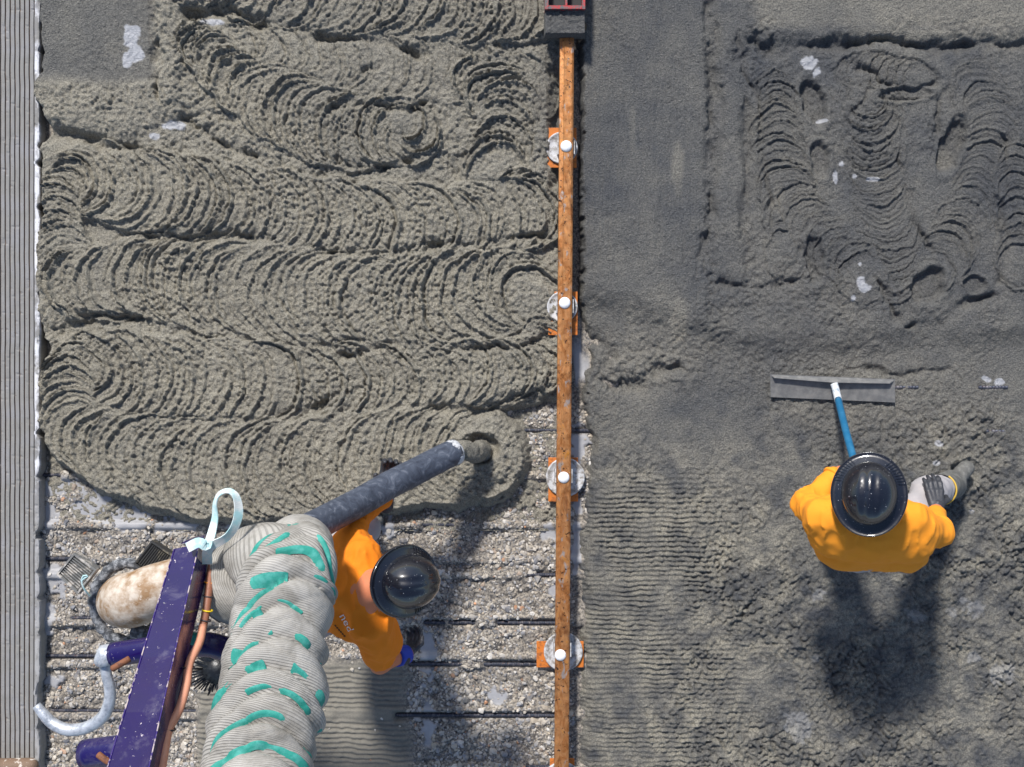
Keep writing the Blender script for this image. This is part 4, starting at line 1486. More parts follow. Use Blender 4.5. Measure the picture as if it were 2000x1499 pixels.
def person(label, J, hat_axis, hat_front, shirt_mat, sleeve, trousers_mat, boot_mat, seed, shirt_extra=(), holes=()):
    """J: joints in world space. sleeve: (left fraction of forearm covered, right ...)"""
    J = {k: np.array(v, float) for k, v in J.items()}
    root = empty('person', (float(J['pelvis'][0]), float(J['pelvis'][1]), 0.0), label, 'person')
    up = unit(hat_axis)
    fwd = unit(np.array(hat_front, float) - up * (np.array(hat_front, float) @ up))
    side = np.cross(fwd, up)
    hd = J['head']
    Rm = np.stack([side, fwd, up], 1)
    body = [ell(hd, (0.076, 0.097, 0.112), Rm), cap(hd - up * 0.07 + fwd * 0.035, hd - up * 0.10 + fwd * 0.05, 0.048, 0.036),
            cap(hd + fwd * 0.092 - up * 0.005, hd + fwd * 0.112 - up * 0.035, 0.009, 0.014),
            ell(hd + side * 0.078 - up * 0.01, (0.010, 0.02, 0.032), Rm), ell(hd - side * 0.078 - up * 0.01, (0.010, 0.02, 0.032), Rm),
            cap(hd - up * 0.05 - fwd * 0.015, J['neck'], 0.060, 0.074),
            cap(J['neck'], J['chest'], 0.07, 0.12), cap(J['chest'], J['pelvis'], 0.125, 0.12)]
    tor = []
    for s in 'LR':
        body += [cap(J['neck'], J['sh' + s], 0.06, 0.055), cap(J['sh' + s], J['el' + s], 0.054, 0.050), cap(J['el' + s], J['ha' + s], 0.050, 0.034),
                 cap(J['hip' + s], J['kn' + s], 0.08, 0.056), cap(J['kn' + s], J['an' + s], 0.056, 0.038), cap(J['an' + s], J['to' + s], 0.035, 0.030),
                 cap(J['sh' + s] * 0.75 + J['chest'] * 0.25, J['hip' + s], 0.085, 0.085)]
        tor += [cap(J['neck'] * 0.8 + J['chest'] * 0.2, J['sh' + s], 0.075, 0.078), cap(J['sh' + s] * 0.72 + J['chest'] * 0.28, J['hip' + s] * 0.8 + J['pelvis'] * 0.2, 0.115, 0.125)]
    bo = link('body', sdf_mesh('body', body, 0.0135, 0.03), M['skin'], root)
    for s in (-1, 1):
        e = ell(hd + fwd * 0.083 + side * 0.031 * s + up * 0.012, (0.013, 0.010, 0.010), Rm)
        link('eye', sdf_mesh('eye', [e], 0.004, 0.002), M['white'], bo)
    sh = tor + [cap(J['chest'], J['pelvis'], 0.15, 0.145)]
    cuts = []
    for s, fr in zip('LR', sleeve):
        q_ = 1.0 if fr > 0 else 0.80
        sh.append(cap(J['sh' + s], J['sh' + s] * (1 - q_) + J['el' + s] * q_, 0.080, 0.066 if fr > 0 else 0.078))
        if fr > 0:
            e = J['el' + s] * (1 - fr) + J['ha' + s] * fr
            sh.append(cap(J['el' + s], e, 0.066, 0.054))
            dv = unit(J['ha' + s] - J['el' + s])
    sh += list(shirt_extra)
    link('shirt', sdf_mesh('shirt', sh, 0.0095, 0.045, cuts, joint_folds([J['elL'], J['elR'], J['shL'] * 0.6 + J['chest'] * 0.4, J['shR'] * 0.6 + J['chest'] * 0.4, J['shL'], J['shR'], J['pelvis']], seed), holes), shirt_mat, root)
    tr = [cap(J['hipL'], J['hipR'], 0.145, 0.145), cap(J['pelvis'], J['pelvis'] - np.array([0, 0, 0.06]), 0.14, 0.13)]
    for s in 'LR':
        lo_ = J['kn' + s] * 0.25 + J['an' + s] * 0.75
        tr += [cap(J['hip' + s], J['kn' + s], 0.108, 0.085), cap(J['kn' + s], lo_, 0.085, 0.070)]
    link('trousers', sdf_mesh('trousers', tr, 0.0135, 0.04, (), wrinkle(0.10, 0.024, seed + 5)), trousers_mat, root)
    for s in 'LR':
        dv = unit(J['to' + s] - J['an' + s])
        b = [cap(J['an' + s] * 0.62 + J['kn' + s] * 0.38, J['an' + s], 0.066, 0.056), cap(J['an' + s] - dv * 0.05, J['to' + s], 0.050, 0.044), cap(J['an' + s] - dv * 0.055 - np.array([0, 0, 0.03]), J['to' + s] - np.array([0, 0, 0.02]), 0.035, 0.032)]
        link('boot', sdf_mesh('boot', b, 0.011, 0.03), boot_mat, root)
    hc = hd + up * 0.035
    hard_hat(root, hc, up, fwd)
    return root, J


# ---- worker with the placer, right
RJ = dict(head=at(1697, 966, 1.50), neck=at(1694, 1003, 1.36), chest=at(1694, 1030, 1.22), pelvis=at(1706, 1052, 0.96),
          shL=at(1607, 1012, 1.30), elL=at(1574, 985, 1.06), haL=at(1641, 922, 0.98), shR=at(1778, 1022, 1.29), elR=at(1832, 1040, 1.09), haR=at(1828, 992, 0.83),
          hipL=at(1672, 1062, 0.94), hipR=at(1735, 1055, 0.94), knL=(1.80, -0.72, 0.56), anL=(1.80, -0.84, 0.18), toL=(1.80, -0.66, 0.13),
          knR=at(1812, 966, 0.66), anR=at(1858, 947, 0.20), toR=at(1888, 915, 0.13))
hat_ax = (-0.27, 0.16, 0.94)
pr, RJ = person('person in orange sweatshirt and black hard hat holding a blue-handled placer, hand on knee', RJ, hat_ax, (0.02, 1, 0.1),
                M['hoodie'], (0.80, 0.70), M['trouser'], M['mud_boot'], 3,
                shirt_extra=(cap(at(1640, 1030, 1.20), at(1770, 1040, 1.18), 0.16, 0.155), cap(at(1650, 1058, 1.0), at(1760, 1062, 1.0), 0.155, 0.15)))
wl_ = RJ['haL'] * 0.95 + RJ['elL'] * 0.05
glove('glove', pr, M['glove'], wl_, (0.9, 0.25, -0.1), (0.1, 0.2, 1.0), 1, 1.15)
glove('glove', pr, M['glove'], RJ['haR'] - np.array([0, 0.01, -0.02]), (0.0, 0.92, -0.35), (0.0, -0.35, -0.94), -1, 0.35, 1.12)
# boot shaft opening with a yellow rim
e0 = np.array(at(1853, 962, 0.40))
dv = unit(RJ['anR'] - RJ['knR'])
ringp = []
n1 = unit(np.cross(dv, (0, 0, 1)))
n2 = np.cross(dv, n1)
ct = RJ['knR'] * 0.48 + RJ['anR'] * 0.52
for i in range(25):
    a_ = 2 * math.pi * i / 24
    q_ = (n1 * math.cos(a_) + n2 * math.sin(a_)) * 0.086
    ringp.append((float(q_ @ np.array([0.85, -0.2, 0.0])), a_, ct + q_))
amax = max(ringp[:-1])[1]
ringp = [ct + (n1 * math.cos(amax + t) + n2 * math.sin(amax + t)) * 0.086 for t in np.linspace(-1.25, 1.25, 14)]
tube('boot_rim', ringp, 0.005, M['yellow'], pr, 8, 0.03)
tube('boot_shaft', [ct, ct * 0.5 + RJ['anR'] * 0.5, RJ['anR'] + dv * 0.02], 0.084, M['mud_boot'], pr, 20, 0.04, caps=False)

cdv = unit(RJ['haL'] - RJ['elL'])
cpt = RJ['elL'] * 0.18 + RJ['haL'] * 0.82
cn1 = unit(np.cross(cdv, (0, 0, 1)))
cn2 = np.cross(cdv, cn1)
tube('cuff', [cpt + (cn1 * math.cos(t) + cn2 * math.sin(t)) * 0.055 for t in np.linspace(0, 2 * math.pi, 21)], 0.011, M['hoodie'], pr, 10, 0.02)

# placer the worker holds
pl = empty('concrete_placer', at(1628, 757, 0.12), 'long flat grey concrete placer with blue pole and whitened socket', 'hand tool')
zb = SR * max(hgt(right_grid, 1560, 757), hgt(right_grid, 1690, 760), hgt(right_grid, 1630, 757)) + 0.006
c4 = [at(1505, 776, zb), at(1748, 786.5, zb), at(1748, 741, zb + 0.03), at(1504, 731, zb + 0.03)]
bl = MB()
bl.hexa([Vector(p) for p in c4] + [Vector(p) + Vector((0, 0, 0.004)) for p in c4])
bl.build('blade', M['blade'], pl)
fl_ = MB()
top = [at(1512, 738, zb + 0.055), at(1627, 747, zb + 0.062), at(1738, 749, zb + 0.055)]
bot = [at(1507, 733, zb + 0.032), at(1628, 737, zb + 0.032), at(1746, 742, zb + 0.032)]
for i in (0, 1):
    fl_.hexa([bot[i], bot[i + 1], bot[i + 1] + Vector((0, -0.006, 0.002)), bot[i] + Vector((0, -0.006, 0.002)),
              top[i] + Vector((0, 0.004, 0)), top[i + 1] + Vector((0, 0.004, 0)), top[i + 1] + Vector((0, -0.002, 0.001)), top[i] + Vector((0, -0.002, 0.001))])
fl_.build('stiffener', M['blade'], pl)
tube('socket', [at(1629, 750, zb + 0.06), at(1632, 760, zb + 0.075), at(1638, 785, zb + 0.16)], px(7.2), M['white_sock'], pl, 14, 0.01)
tube('pole', [at(1637, 781, zb + 0.15), at(1652, 842, 0.60), at(1668, 900, 0.86), at(1676, 930, 1.0), at(1690, 985, 1.12)], px(7.0, 0.4), M['blue_pole'], pl, 16, 0.03)

# ---- worker at the hose, left (faces right)
LJ = dict(head=at(787, 1135, 1.40), neck=at(726, 1150, 1.30), chest=at(692, 1152, 1.14), pelvis=at(618, 1150, 0.92),
          shL=at(702, 1082, 1.18), elL=at(690, 1014, 0.90), haL=at(757, 966, 0.62), shR=at(724, 1218, 1.18), elR=at(742, 1296, 0.94), haR=at(797, 1277, 0.78),
          hipL=at(620, 1105, 0.90), hipR=at(622, 1190, 0.90), knL=at(709, 1036, 0.60), anL=(-0.90, -0.80, 0.10), toL=(-0.80, -0.80, 0.05),
          knR=(-0.86, -1.12, 0.50), anR=(-1.0, -1.13, 0.10), toR=(-0.82, -1.13, 0.05))
pl_, LJ = person('person in orange shirt and black hard hat with a black hose under one arm', LJ, (0.68, 0.03, 0.73), (1, 0.02, -0.9),
                 M['orange'], (0.85, 0.0), M['trouser'], M['mud_boot'], 8,
                 shirt_extra=(cap(at(672, 1108, 1.08), at(690, 1200, 1.08), 0.13, 0.13), cap(LJ['shR'], at(740, 1258, 1.02), 0.095, 0.092), cap(at(730, 1200, 1.06), at(756, 1250, 0.98), 0.085, 0.080), cap(at(684, 1062, 1.08), at(722, 1106, 1.10), 0.085, 0.08)), holes=((at(737, 1154, 1.38), 0.105),))
# thin chain on the neck
nk = LJ['neck'] * 0.45 + (LJ['head'] + np.array([-0.05, 0, -0.02])) * 0.55
ax_ = unit(LJ['head'] - LJ['neck'])
m1 = unit(np.cross(ax_, (0, 0, 1)))
m2 = np.cross(ax_, m1)
tube('neck_chain', [nk + (m1 * math.cos(t) + m2 * math.sin(t)) * 0.083 - ax_ * 0.02 * math.sin(t) for t in np.linspace(0, 2 * math.pi, 25)], 0.0028, M['zinc'], pl_, 6, 0.02)
hl = LJ['haL']
glove('glove', pl_, M['glove'], hl, (0.10, 0.97, -0.05), (0.25, -0.1, 1.0), -1, 0.85, 1.3)
glove('glove', pl_, M['glove'], LJ['haR'], (0.25, 0.35, -0.9), (-0.2, 0.8, 0.2), 1, 0.9, 1.05)
for (h_, e_, r_) in ((LJ['haL'], LJ['elL'], 0.047), (LJ['haR'], LJ['elR'], 0.050)):
    dv = unit(h_ - e_)
    tube('glove_cuff', [h_ - dv * 0.085, h_ - dv * 0.045, h_ - dv * 0.010], r_, M['blue_cuff'], pl_, 16, 0.02)

# ---- third worker, only the boot shows
TJ = dict(head=(-3.25, -2.62, 1.66), neck=(-3.25, -2.65, 1.50), chest=(-3.25, -2.66, 1.32), pelvis=(-3.25, -2.64, 0.98), shL=(-3.22, -2.44, 1.44), elL=(-3.18, -2.36, 1.14), haL=(-3.02, -2.38, 0.92),
          shR=(-3.24, -2.86, 1.44), elR=(-3.20, -2.94, 1.14), haR=(-3.02, -2.86, 0.92), hipL=(-3.22, -2.54, 0.96), hipR=(-3.24, -2.74, 0.96), knL=(-3.05, -2.36, 0.58), anL=(-3.0, -2.21, 0.20), toL=(-2.79, -2.215, 0.155),
          knR=(-3.22, -2.78, 0.56), anR=(-3.24, -2.80, 0.18), toR=(-3.04, -2.80, 0.14))
pt, TJ = person('person in blue trousers with one cement smeared brown boot at the bottom left corner', TJ, (0, 0, 1), (1, 0.1, 0), M['orange'], (0.7, 0.7), M['jeans'], M['brown_boot'], 12)
glove('glove', pt, M['glove'], TJ['haL'], (0.7, 0, -0.7), (0, -1, 0), 1, 0.6)
glove('glove', pt, M['glove'], TJ['haR'], (0.7, 0, -0.7), (0, 1, 0), -1, 0.6)

# shirt print on the hose worker
dg = bpy.context.evaluated_depsgraph_get()
shirt = [c for c in pl_.children if c.name.startswith('shirt')][0]
sv_ = [v.co[:] for v in shirt.data.vertices]
bvh = BVHTree.FromPolygons(sv_, [p.vertices[:] for p in shirt.data.polygons])


def print_on(name, text, u, v, z, ang_, size, mat):
    cu = bpy.data.curves.new(name, 'FONT')
    cu.body = text
    cu.size = size
    cu.resolution_u = 2
    to = bpy.data.objects.new(name, cu)
    COL.objects.link(to)
    bpy.context.view_layer.update()
    me = bpy.data.meshes.new_from_object(to.evaluated_get(bpy.context.evaluated_depsgraph_get()))
    bpy.data.objects.remove(to)
    p = at(u, v, z)
    ca_, sa_ = math.cos(ang_), math.sin(ang_)
    for vt in me.vertices:
        x, y = vt.co.x, vt.co.y
        X, Y = p.x + x * ca_ - y * sa_, p.y + x * sa_ + y * ca_
        hit = bvh.ray_cast(Vector((X, Y, 3)), Vector((0, 0, -1)))
        vt.co = (X, Y, (hit[0].z if hit[0] else z) + 0.004)
    return link(name, me, mat, pl_)


print_on('shirt_print', 'ned', 660, 1206, 1.25, R(-58), 0.062, M['white'])
for k_i in range(6):
    p = at(655 + k_i * 3.4, 1223 + k_i * 4.2, 1.2)
    hit = bvh.ray_cast(Vector((p.x, p.y, 3)), Vector((0, 0, -1)))
    if hit[0]:
        d_ = MB()
        d_.box((p.x, p.y, hit[0].z + 0.002), (0.010, 0.005, 0.003), Matrix.Rotation(R(-58 + 40 * (k_i % 2)), 3, 'Z'))
        d_.build('print_mark', M['black'], pl_)

# ------------------------------------------------------------------ delivery hose and its concrete
HP = [at(556, 1062, 1.62), at(600, 1034, 1.45), at(660, 1004, 1.20), at(730, 965, 0.92), at(800, 927, 0.68), at(885.5, 884.5, 0.42)]
dh = empty('delivery_hose', at(885, 884, 0.42), 'black dusty rubber hose held by the worker and pouring concrete', 'hose')
tube('hose_body', HP, 0.0735, M['hose'], dh, 28, 0.02, disp=lambda s, t: 0.0006 * np.sin(s * 260) + 0.0015 * np.sin(3 * t + s * 20))
hd_ = unit(np.array(HP[-1]) - np.array(HP[-2]))
tip = np.array(HP[-1])
V, Fc = [], []
n1 = unit(np.cross(hd_, (0, 0, 1)))
n2 = np.cross(n1, hd_)
nn = 32
for (q, r_) in ((-0.030, 0.0725), (-0.010, 0.0745), (0.012, 0.074), (0.016, 0.068), (0.012, 0.058), (-0.06, 0.056)):
    for j in range(nn):
        t = 2 * math.pi * j / nn
        jg = 0.006 * math.sin(5 * t + 1) + 0.004 * math.sin(11 * t)
        V.append(tip + hd_ * (q + jg * (q < -0.02)) + (n1 * math.cos(t) + n2 * math.sin(t)) * r_)
for i in range(5):
    for j in range(nn):
        j2 = (j + 1) % nn
        Fc.append((i * nn + j, i * nn + j2, (i + 1) * nn + j2, (i + 1) * nn + j))
link('hose_lip', py_mesh('hose_lip', V, Fc, True), M['hose_end'], dh)
cs = [np.array(tip) - hd_ * 0.03, np.array(tip) + hd_ * 0.05, np.array(at(918, 884, 0.32)), np.array(at(934, 882, 0.22)), np.array(at(942, 881, 0.06))]
Cp = catmull(np.concatenate([np.array(cs), np.array([[0.055], [0.055], [0.052], [0.054], [0.064]])], 1), 0.012)
stm = tube_mesh('concrete_stream', Cp[:, :3], Cp[:, 3], 28, True, lambda s, t: 0.014 * noise(s * 60 + 0 * t, t * 5, 5, 150) + 0.004 * noise(s * 100, t * 14 + 0 * s, 2.6, 151))
for an, val in (('wet', 0.30), ('slush', 0.0)):
    a_ = stm.attributes.new(an, 'FLOAT', 'POINT')
    a_.data.foreach_set('value', np.full(len(stm.vertices), val, np.float32))
st = link('concrete_stream', stm, M['concrete'])
tag(st, 'short stream of wet concrete falling from the hose mouth', 'concrete')

# ------------------------------------------------------------------ mesh sleeve round the hose joint
sl = empty('mesh_sleeve', at(545, 1300, 1.5), 'wrinkled grey mesh sleeve with teal straps wrapped round the boom hose', 'hose cover')


class Sleeve:
    def __init__(self, ctrl, seed, amp):
        # ctrl rows: u, v, z, half width in px
        P = np.array([list(at(u, v, z)) + [px(w, z)] for (u, v, z, w) in ctrl])
        self.C = catmull(P, 0.008)
        self.path, self.rad = self.C[:, :3], self.C[:, 3]
        self.T, self.S, self.Up = frames(self.path, (0, 0, 1))
        self.len = np.concatenate([[0], np.cumsum(np.linalg.norm(np.diff(self.path, axis=0), axis=1))])
        self.seed, self.amp = seed, amp

    CR = []

    def crease_s(self, c, th):
        l, m, r = [q * self.len[-1] for q in c]
        x = np.sin(th)
        return m + (r - l) / 2 * x + ((l + r) / 2 - m) * x * x

    def wr(self, s, th):
        """relative bulge of the fabric at arc length s (m) and angle th: pillows between tight creases plus small puckers"""
        s, th = np.broadcast_arrays(np.asarray(s, float), np.asarray(th, float))
        th = (th + np.pi) % (2 * np.pi) - np.pi
        x, y = np.sin(th), np.cos(th)
        a = self.amp
        f1 = np.abs(noise(s * 100 + 9 * x, 14 * x + 3 * y, 12, self.seed))
        f2 = np.abs(noise(s * 100 - 14 * x, 12 * x - 5 * y, 6.5, self.seed + 1))
        f3 = noise(s * 100, 10 * x + 7 * y, 16, self.seed + 2)
        out = a * (0.8 * np.sqrt(f1 + 0.01) - 0.42 + 0.35 * np.sqrt(f2 + 0.01) - 0.14 + 0.35 * f3)
        lines = [self.crease_s(c, th) + 0.005 * noise(th * 20, th * 0, 9, 300 + k) for k, c in enumerate(self.CR)]
        for lo_, hi_ in zip(lines[:-1], lines[1:]):
            gap = np.maximum(hi_ - lo_, 0.004)
            q = (s - lo_) / gap
            m = (q >= 0) & (q < 1)
            qq = np.clip(q, 0, 1)
            pil = np.power(np.maximum(np.sin(np.pi * qq ** 0.75), 0), 0.6)
            out = out + np.where(m, np.minimum(np.sqrt(gap) * 1.0, 0.40) * (pil - 0.55), 0)
        return out

    def mesh(self, name, n=120):
        th = np.linspace(0, 2 * np.pi, n, endpoint=False)
        S_, T_ = np.meshgrid(self.len, th, indexing='ij')
        rr = self.rad[:, None] * (1 + self.wr(S_, T_))
        V = self.path[:, None] + rr[..., None] * (np.sin(T_)[..., None] * self.S[:, None] + np.cos(T_)[..., None] * self.Up[:, None])
        m = len(self.path)
        i, j = np.arange(m - 1)[:, None], np.arange(n)[None]
        j2 = (j + 1) % n
        Q = np.stack([i * n + j, i * n + j2, (i + 1) * n + j2, (i + 1) * n + j], -1).reshape(-1, 4)
        at_ = np.stack([S_ + 0.02 * np.sin(T_), np.sin(T_), np.cos(T_)], -1).reshape(-1, 3)
        return fast_mesh(name, V.reshape(-1, 3), Q, True, {'sleeve': at_})

    def pt(self, s, th, off):
        i = np.interp(s, self.len, np.arange(len(self.len)))
        def ip(A):
            return np.stack([np.interp(i, np.arange(len(self.len)), A[:, k]) for k in range(3)], -1)
        r = np.interp(s, self.len, self.rad) * (1 + self.wr(np.asarray(s, float), np.asarray(th, float))) + off
        return ip(self.path) + r[..., None] * (np.sin(th)[..., None] * ip(self.S) + np.cos(th)[..., None] * ip(self.Up))

    def band(self, name, pts, w, mat, parent, dip=0.0):
        """pts rows (fraction of length, angle in degrees)"""
        C = catmull(np.array([[a * self.len[-1], R(b)] for a, b in pts]), 0.02)
        d = np.gradient(C, axis=0)
        rl = np.interp(C[:, 0], self.len, self.rad)
        dx, dy = d[:, 0], d[:, 1] * rl
        L_ = np.hypot(dx, dy) + 1e-9
        nx, ny = -dy / L_, dx / L_ / rl
        fadew = np.clip(np.minimum(np.arange(len(C)), np.arange(len(C))[::-1]) / 2.0 + 0.75, 0, 1)
        rows = []
        for q in (-1, -0.33, 0.33, 1):
            ww = w * 0.42 * q * fadew
            rows.append(self.pt(C[:, 0] + nx * ww, C[:, 1] + ny * ww, (0.005 if abs(q) < 1 else 0.001) + dip * (noise(np.arange(len(C)), np.arange(len(C)) * 0 + w * 999 + pts[0][0] * 777, 15, 220) - 0.08)))
        V = np.stack(rows, 1)
        m = len(C)
        i, j = np.arange(m - 1)[:, None], np.arange(3)[None]
        Q = np.stack([i * 4 + j, i * 4 + j + 1, (i + 1) * 4 + j + 1, (i + 1) * 4 + j], -1).reshape(-1, 4)
        return link(name, fast_mesh(name, V.reshape(-1, 3), Q, True), mat, parent)


s1 = Sleeve([(436, 1166, 1.70, 60), (480, 1130, 1.78, 76), (535, 1096, 1.82, 72), (586, 1070, 1.66, 56), (612, 1052, 1.50, 36)], 200, 0.07)
s2 = Sleeve([(596, 1062, 1.80, 36), (588, 1092, 1.98, 64), (562, 1140, 2.08, 88), (550, 1210, 2.18, 84), (540, 1280, 2.28, 86), (534, 1350, 2.38, 94), (520, 1420, 2.48, 95), (500, 1490, 2.58, 92), (492, 1600, 2.75, 96), (470, 1760, 2.95, 96)], 210, 0.13)
s2.CR = [(0.0, 0.0, 0.0), (0.105, 0.075, 0.115), (0.175, 0.122, 0.205), (0.225, 0.172, 0.26), (0.245, 0.262, 0.40), (0.365, 0.325, 0.455), (0.445, 0.42, 0.53),
         (0.545, 0.495, 0.585), (0.60, 0.565, 0.665), (0.665, 0.632, 0.73), (0.75, 0.72, 0.79), (0.86, 0.84, 0.88), (1.0, 1.0, 1.0)]
s1.CR = [(0.0, 0.0, 0.0), (0.30, 0.34, 0.42), (0.62, 0.66, 0.60), (1.0, 1.0, 1.0)]
o1 = link('cover', s1.mesh('cover'), M['sleeve'], sl)
o2 = link('cover', s2.mesh('cover', 150), M['sleeve'], sl)
s1.band('strap', [(0.62, -60), (0.52, -20), (0.40, 25), (0.28, 60)], 0.045, M['teal'], sl)
for ci, a0, a1, w in ((1, -95, 40, 0.046), (1, 20, 95, 0.030), (2, -95, 95, 0.022), (3, -95, 25, 0.034), (4, -60, 95, 0.030), (5, -40, 40, 0.018), (6, -95, -20, 0.034), (6, -5, 95, 0.024),
                      (7, -90, -30, 0.040), (7, 0, 95, 0.040), (8, -95, 20, 0.022), (9, -95, 95, 0.026), (10, -95, 95, 0.034), (11, -95, 95, 0.034)):
    aa = np.linspace(a0, a1, 7)
    s2.band('strap', [(float(s2.crease_s(s2.CR[ci], R(a_)) / s2.len[-1]) - 0.012 + 0.006 * math.sin(a_ * 0.05 + ci * 2), a_) for a_ in aa], w * 0.85, M['teal'], sl, 0.010)
s2.band('strap', [(0.245, -12), (0.252, 8), (0.262, 30)], 0.050, M['teal'], sl)
s2.band('strap', [(0.435, 32), (0.462, 37), (0.492, 40)], 0.046, M['teal'], sl)
s2.band('strap', [(0.10, 52), (0.14, 66), (0.19, 84)], 0.050, M['teal'], sl)
# buckle tabs standing off the sleeve
for (u, v, z, a_) in ((436, 1396, 2.48, 20), (470, 1226, 2.28, -35), (462, 1172, 1.92, 40), (506, 1206, 2.38, -60)):
    b_ = MB()
    c_ = at(u, v, z)
    b_.box(c_, (0.066, 0.045, 0.018), Matrix.Rotation(R(a_), 3, 'Z') @ Matrix.Rotation(R(18), 3, 'X'))
    b_.build('strap_tab', M['teal'], sl, bevel=0.006)

# ------------------------------------------------------------------ boom tip
bm_ = empty('pump_boom', at(310, 1300, 1.4), 'glossy purple boom arm of a concrete pump with hook and pale delivery pipe', 'pump boom')


def beam_pts(t):
    """corner lines of the beam top face, t = 0 at the tip, 1 at the bottom edge of the photo, >1 beyond"""
    z = 1.95 + 0.80 * t
    l = at(341 - 131 * t, 1071 + 428 * t, z)
    r = at(389 - 98 * t, 1062 + 437 * t, z)
    return l, r


V, Fc = [], []
tt = [0, 0.25, 0.5, 0.75, 1.0, 1.35, 1.8]
dn = unit((0.10, -0.62, -0.75))
for t in tt:
    l, r = beam_pts(t)
    dirv = (Vector(beam_pts(t + 0.01)[0]) - Vector(beam_pts(t)[0])).normalized()
    sidev = (r - l).normalized()
    nd = -(sidev.cross(dirv))
    if nd.z > 0: nd = -nd
    dep = 0.15
    V += [l, r, r + nd * dep, l + nd * dep]
for i in range(len(tt) - 1):
    for j in range(4):
        j2 = (j + 1) % 4
        Fc.append((i * 4 + j, i * 4 + j2, (i + 1) * 4 + j2, (i + 1) * 4 + j))
Fc += [(3, 2, 1, 0), tuple((len(tt) - 1) * 4 + j for j in range(4))]
me = py_mesh('beam', V, Fc)
beam = link('beam', me, M['purple'], bm_)
bv_ = beam.modifiers.new('bevel', 'BEVEL')
bv_.width = 0.006
bv_.segments = 2
# worn edges
for side_ in (0, 1):
    P_ = [np.array(beam_pts(t)[side_]) + np.array([0, 0, 0.0]) for t in np.linspace(0.005, 1.5, 24)]
    tube('worn_edge', P_, 0.0028, M['chip'], beam, 6, 0.03)
# end flange
l, r = beam_pts(0)
e_ = MB()
ofs = (beam_pts(0)[0] - beam_pts(0.03)[0])
e_.hexa([l + Vector((0.012, 0.012, -0.16)), r + Vector((0.0, 0.012, -0.16)), r + ofs + Vector((0.012, 0.0, -0.16)), l + ofs + Vector((0.03, 0, -0.16)),
         l + Vector((0.012, 0.012, -0.03)), r + Vector((0.0, 0.012, -0.03)), r + ofs + Vector((0.012, 0.0, -0.03)), l + ofs + Vector((0.03, 0, -0.03))])
e_.build('end_flange', M['purple'], bm_, bevel=0.004)
# cross tubes
tube('cross_tube', [at(221, 1279, 1.80), at(300, 1268, 1.84), at(395, 1259, 1.86), at(440, 1268, 1.84), at(500, 1290, 1.80)], px(24, 1.83), M['purple'], bm_, 28, 0.02)
tube('cross_tube', [at(166, 1474, 2.20), at(230, 1466, 2.24), at(300, 1456, 2.28)], px(29, 2.2), M['purple'], bm_, 28, 0.03)
tube('pin', [at(253, 1287, 1.93), at(236, 1297, 1.95), at(219, 1307, 1.95)], px(6.5, 1.9), M['rust_pin'], bm_, 12, 0.01)
tube('pin', [at(192, 1474, 2.37), at(205, 1484, 2.38), at(222, 1494, 2.38)], px(6.5, 2.3), M['rust_pin'], bm_, 12, 0.01)
hk = tube('hook', [list(at(u, v, z)) + [px(r_, z)] for (u, v, z, r_) in ((206, 1296, 1.80, 12), (208, 1318, 1.80, 10.5), (214, 1342, 1.79, 11), (214, 1370, 1.78, 11.5), (201, 1400, 1.76, 12), (170, 1421, 1.74, 12), (134, 1426, 1.73, 12), (104, 1414, 1.72, 11.5), (84, 1394, 1.72, 10.5), (71, 1378, 1.72, 8.5))], 0, M['zinc'], bm_, 18, 0.015)
tube('hook_socket', [list(at(u, v, 1.80)) + [px(r_, 1.8)] for (u, v, r_) in ((190, 1281, 16), (196, 1282, 21), (212, 1280, 22), (226, 1278, 21))], 0, M['zinc'], hk, 20, 0.01)
tube('hook_bolt', [list(at(202, 1268, 1.82)) + [px(13, 1.8)], list(at(205, 1300, 1.82)) + [px(14, 1.8)]], 0, M['zinc'], hk, 14, 0.02)
# hydraulic hose
h1 = tube('hydraulic_hose', [at(415, 1076, 1.78), at(413, 1100, 1.86), at(408, 1150, 1.94), at(402, 1196, 2.0), at(396, 1226, 2.05)], px(8.0, 1.9), M['brownhose'], bm_, 14, 0.015)
h2 = tube('hydraulic_hose', [at(396, 1224, 2.06), at(389, 1256, 2.13), at(370, 1296, 2.22), at(364, 1338, 2.30), at(350, 1386, 2.38), at(330, 1424, 2.46), at(322, 1462, 2.54), at(314, 1510, 2.62), at(300, 1600, 2.8), at(270, 1760, 3.0)], px(8.6, 2.3), M['salmon'], bm_, 14, 0.02)


def tie(u0, v0, u1, v1, z, r_, mat, par):
    a, b = np.array(at(u0, v0, z)), np.array(at(u1, v1, z))
    c_, dv_ = (a + b) / 2, unit(b - a)
    ux = np.cross(dv_, (0, 0, 1))
    ux = unit(ux)
    # ring in the plane across the hose
    n2_ = np.array([0, 0, 1.0])
    pts = [c_ + (dv_ * math.cos(t) + n2_ * math.sin(t)) * r_ for t in np.linspace(0, 2 * math.pi, 17)]
    tube('cable_tie', pts, 0.0035, mat, par, 6, 0.02)


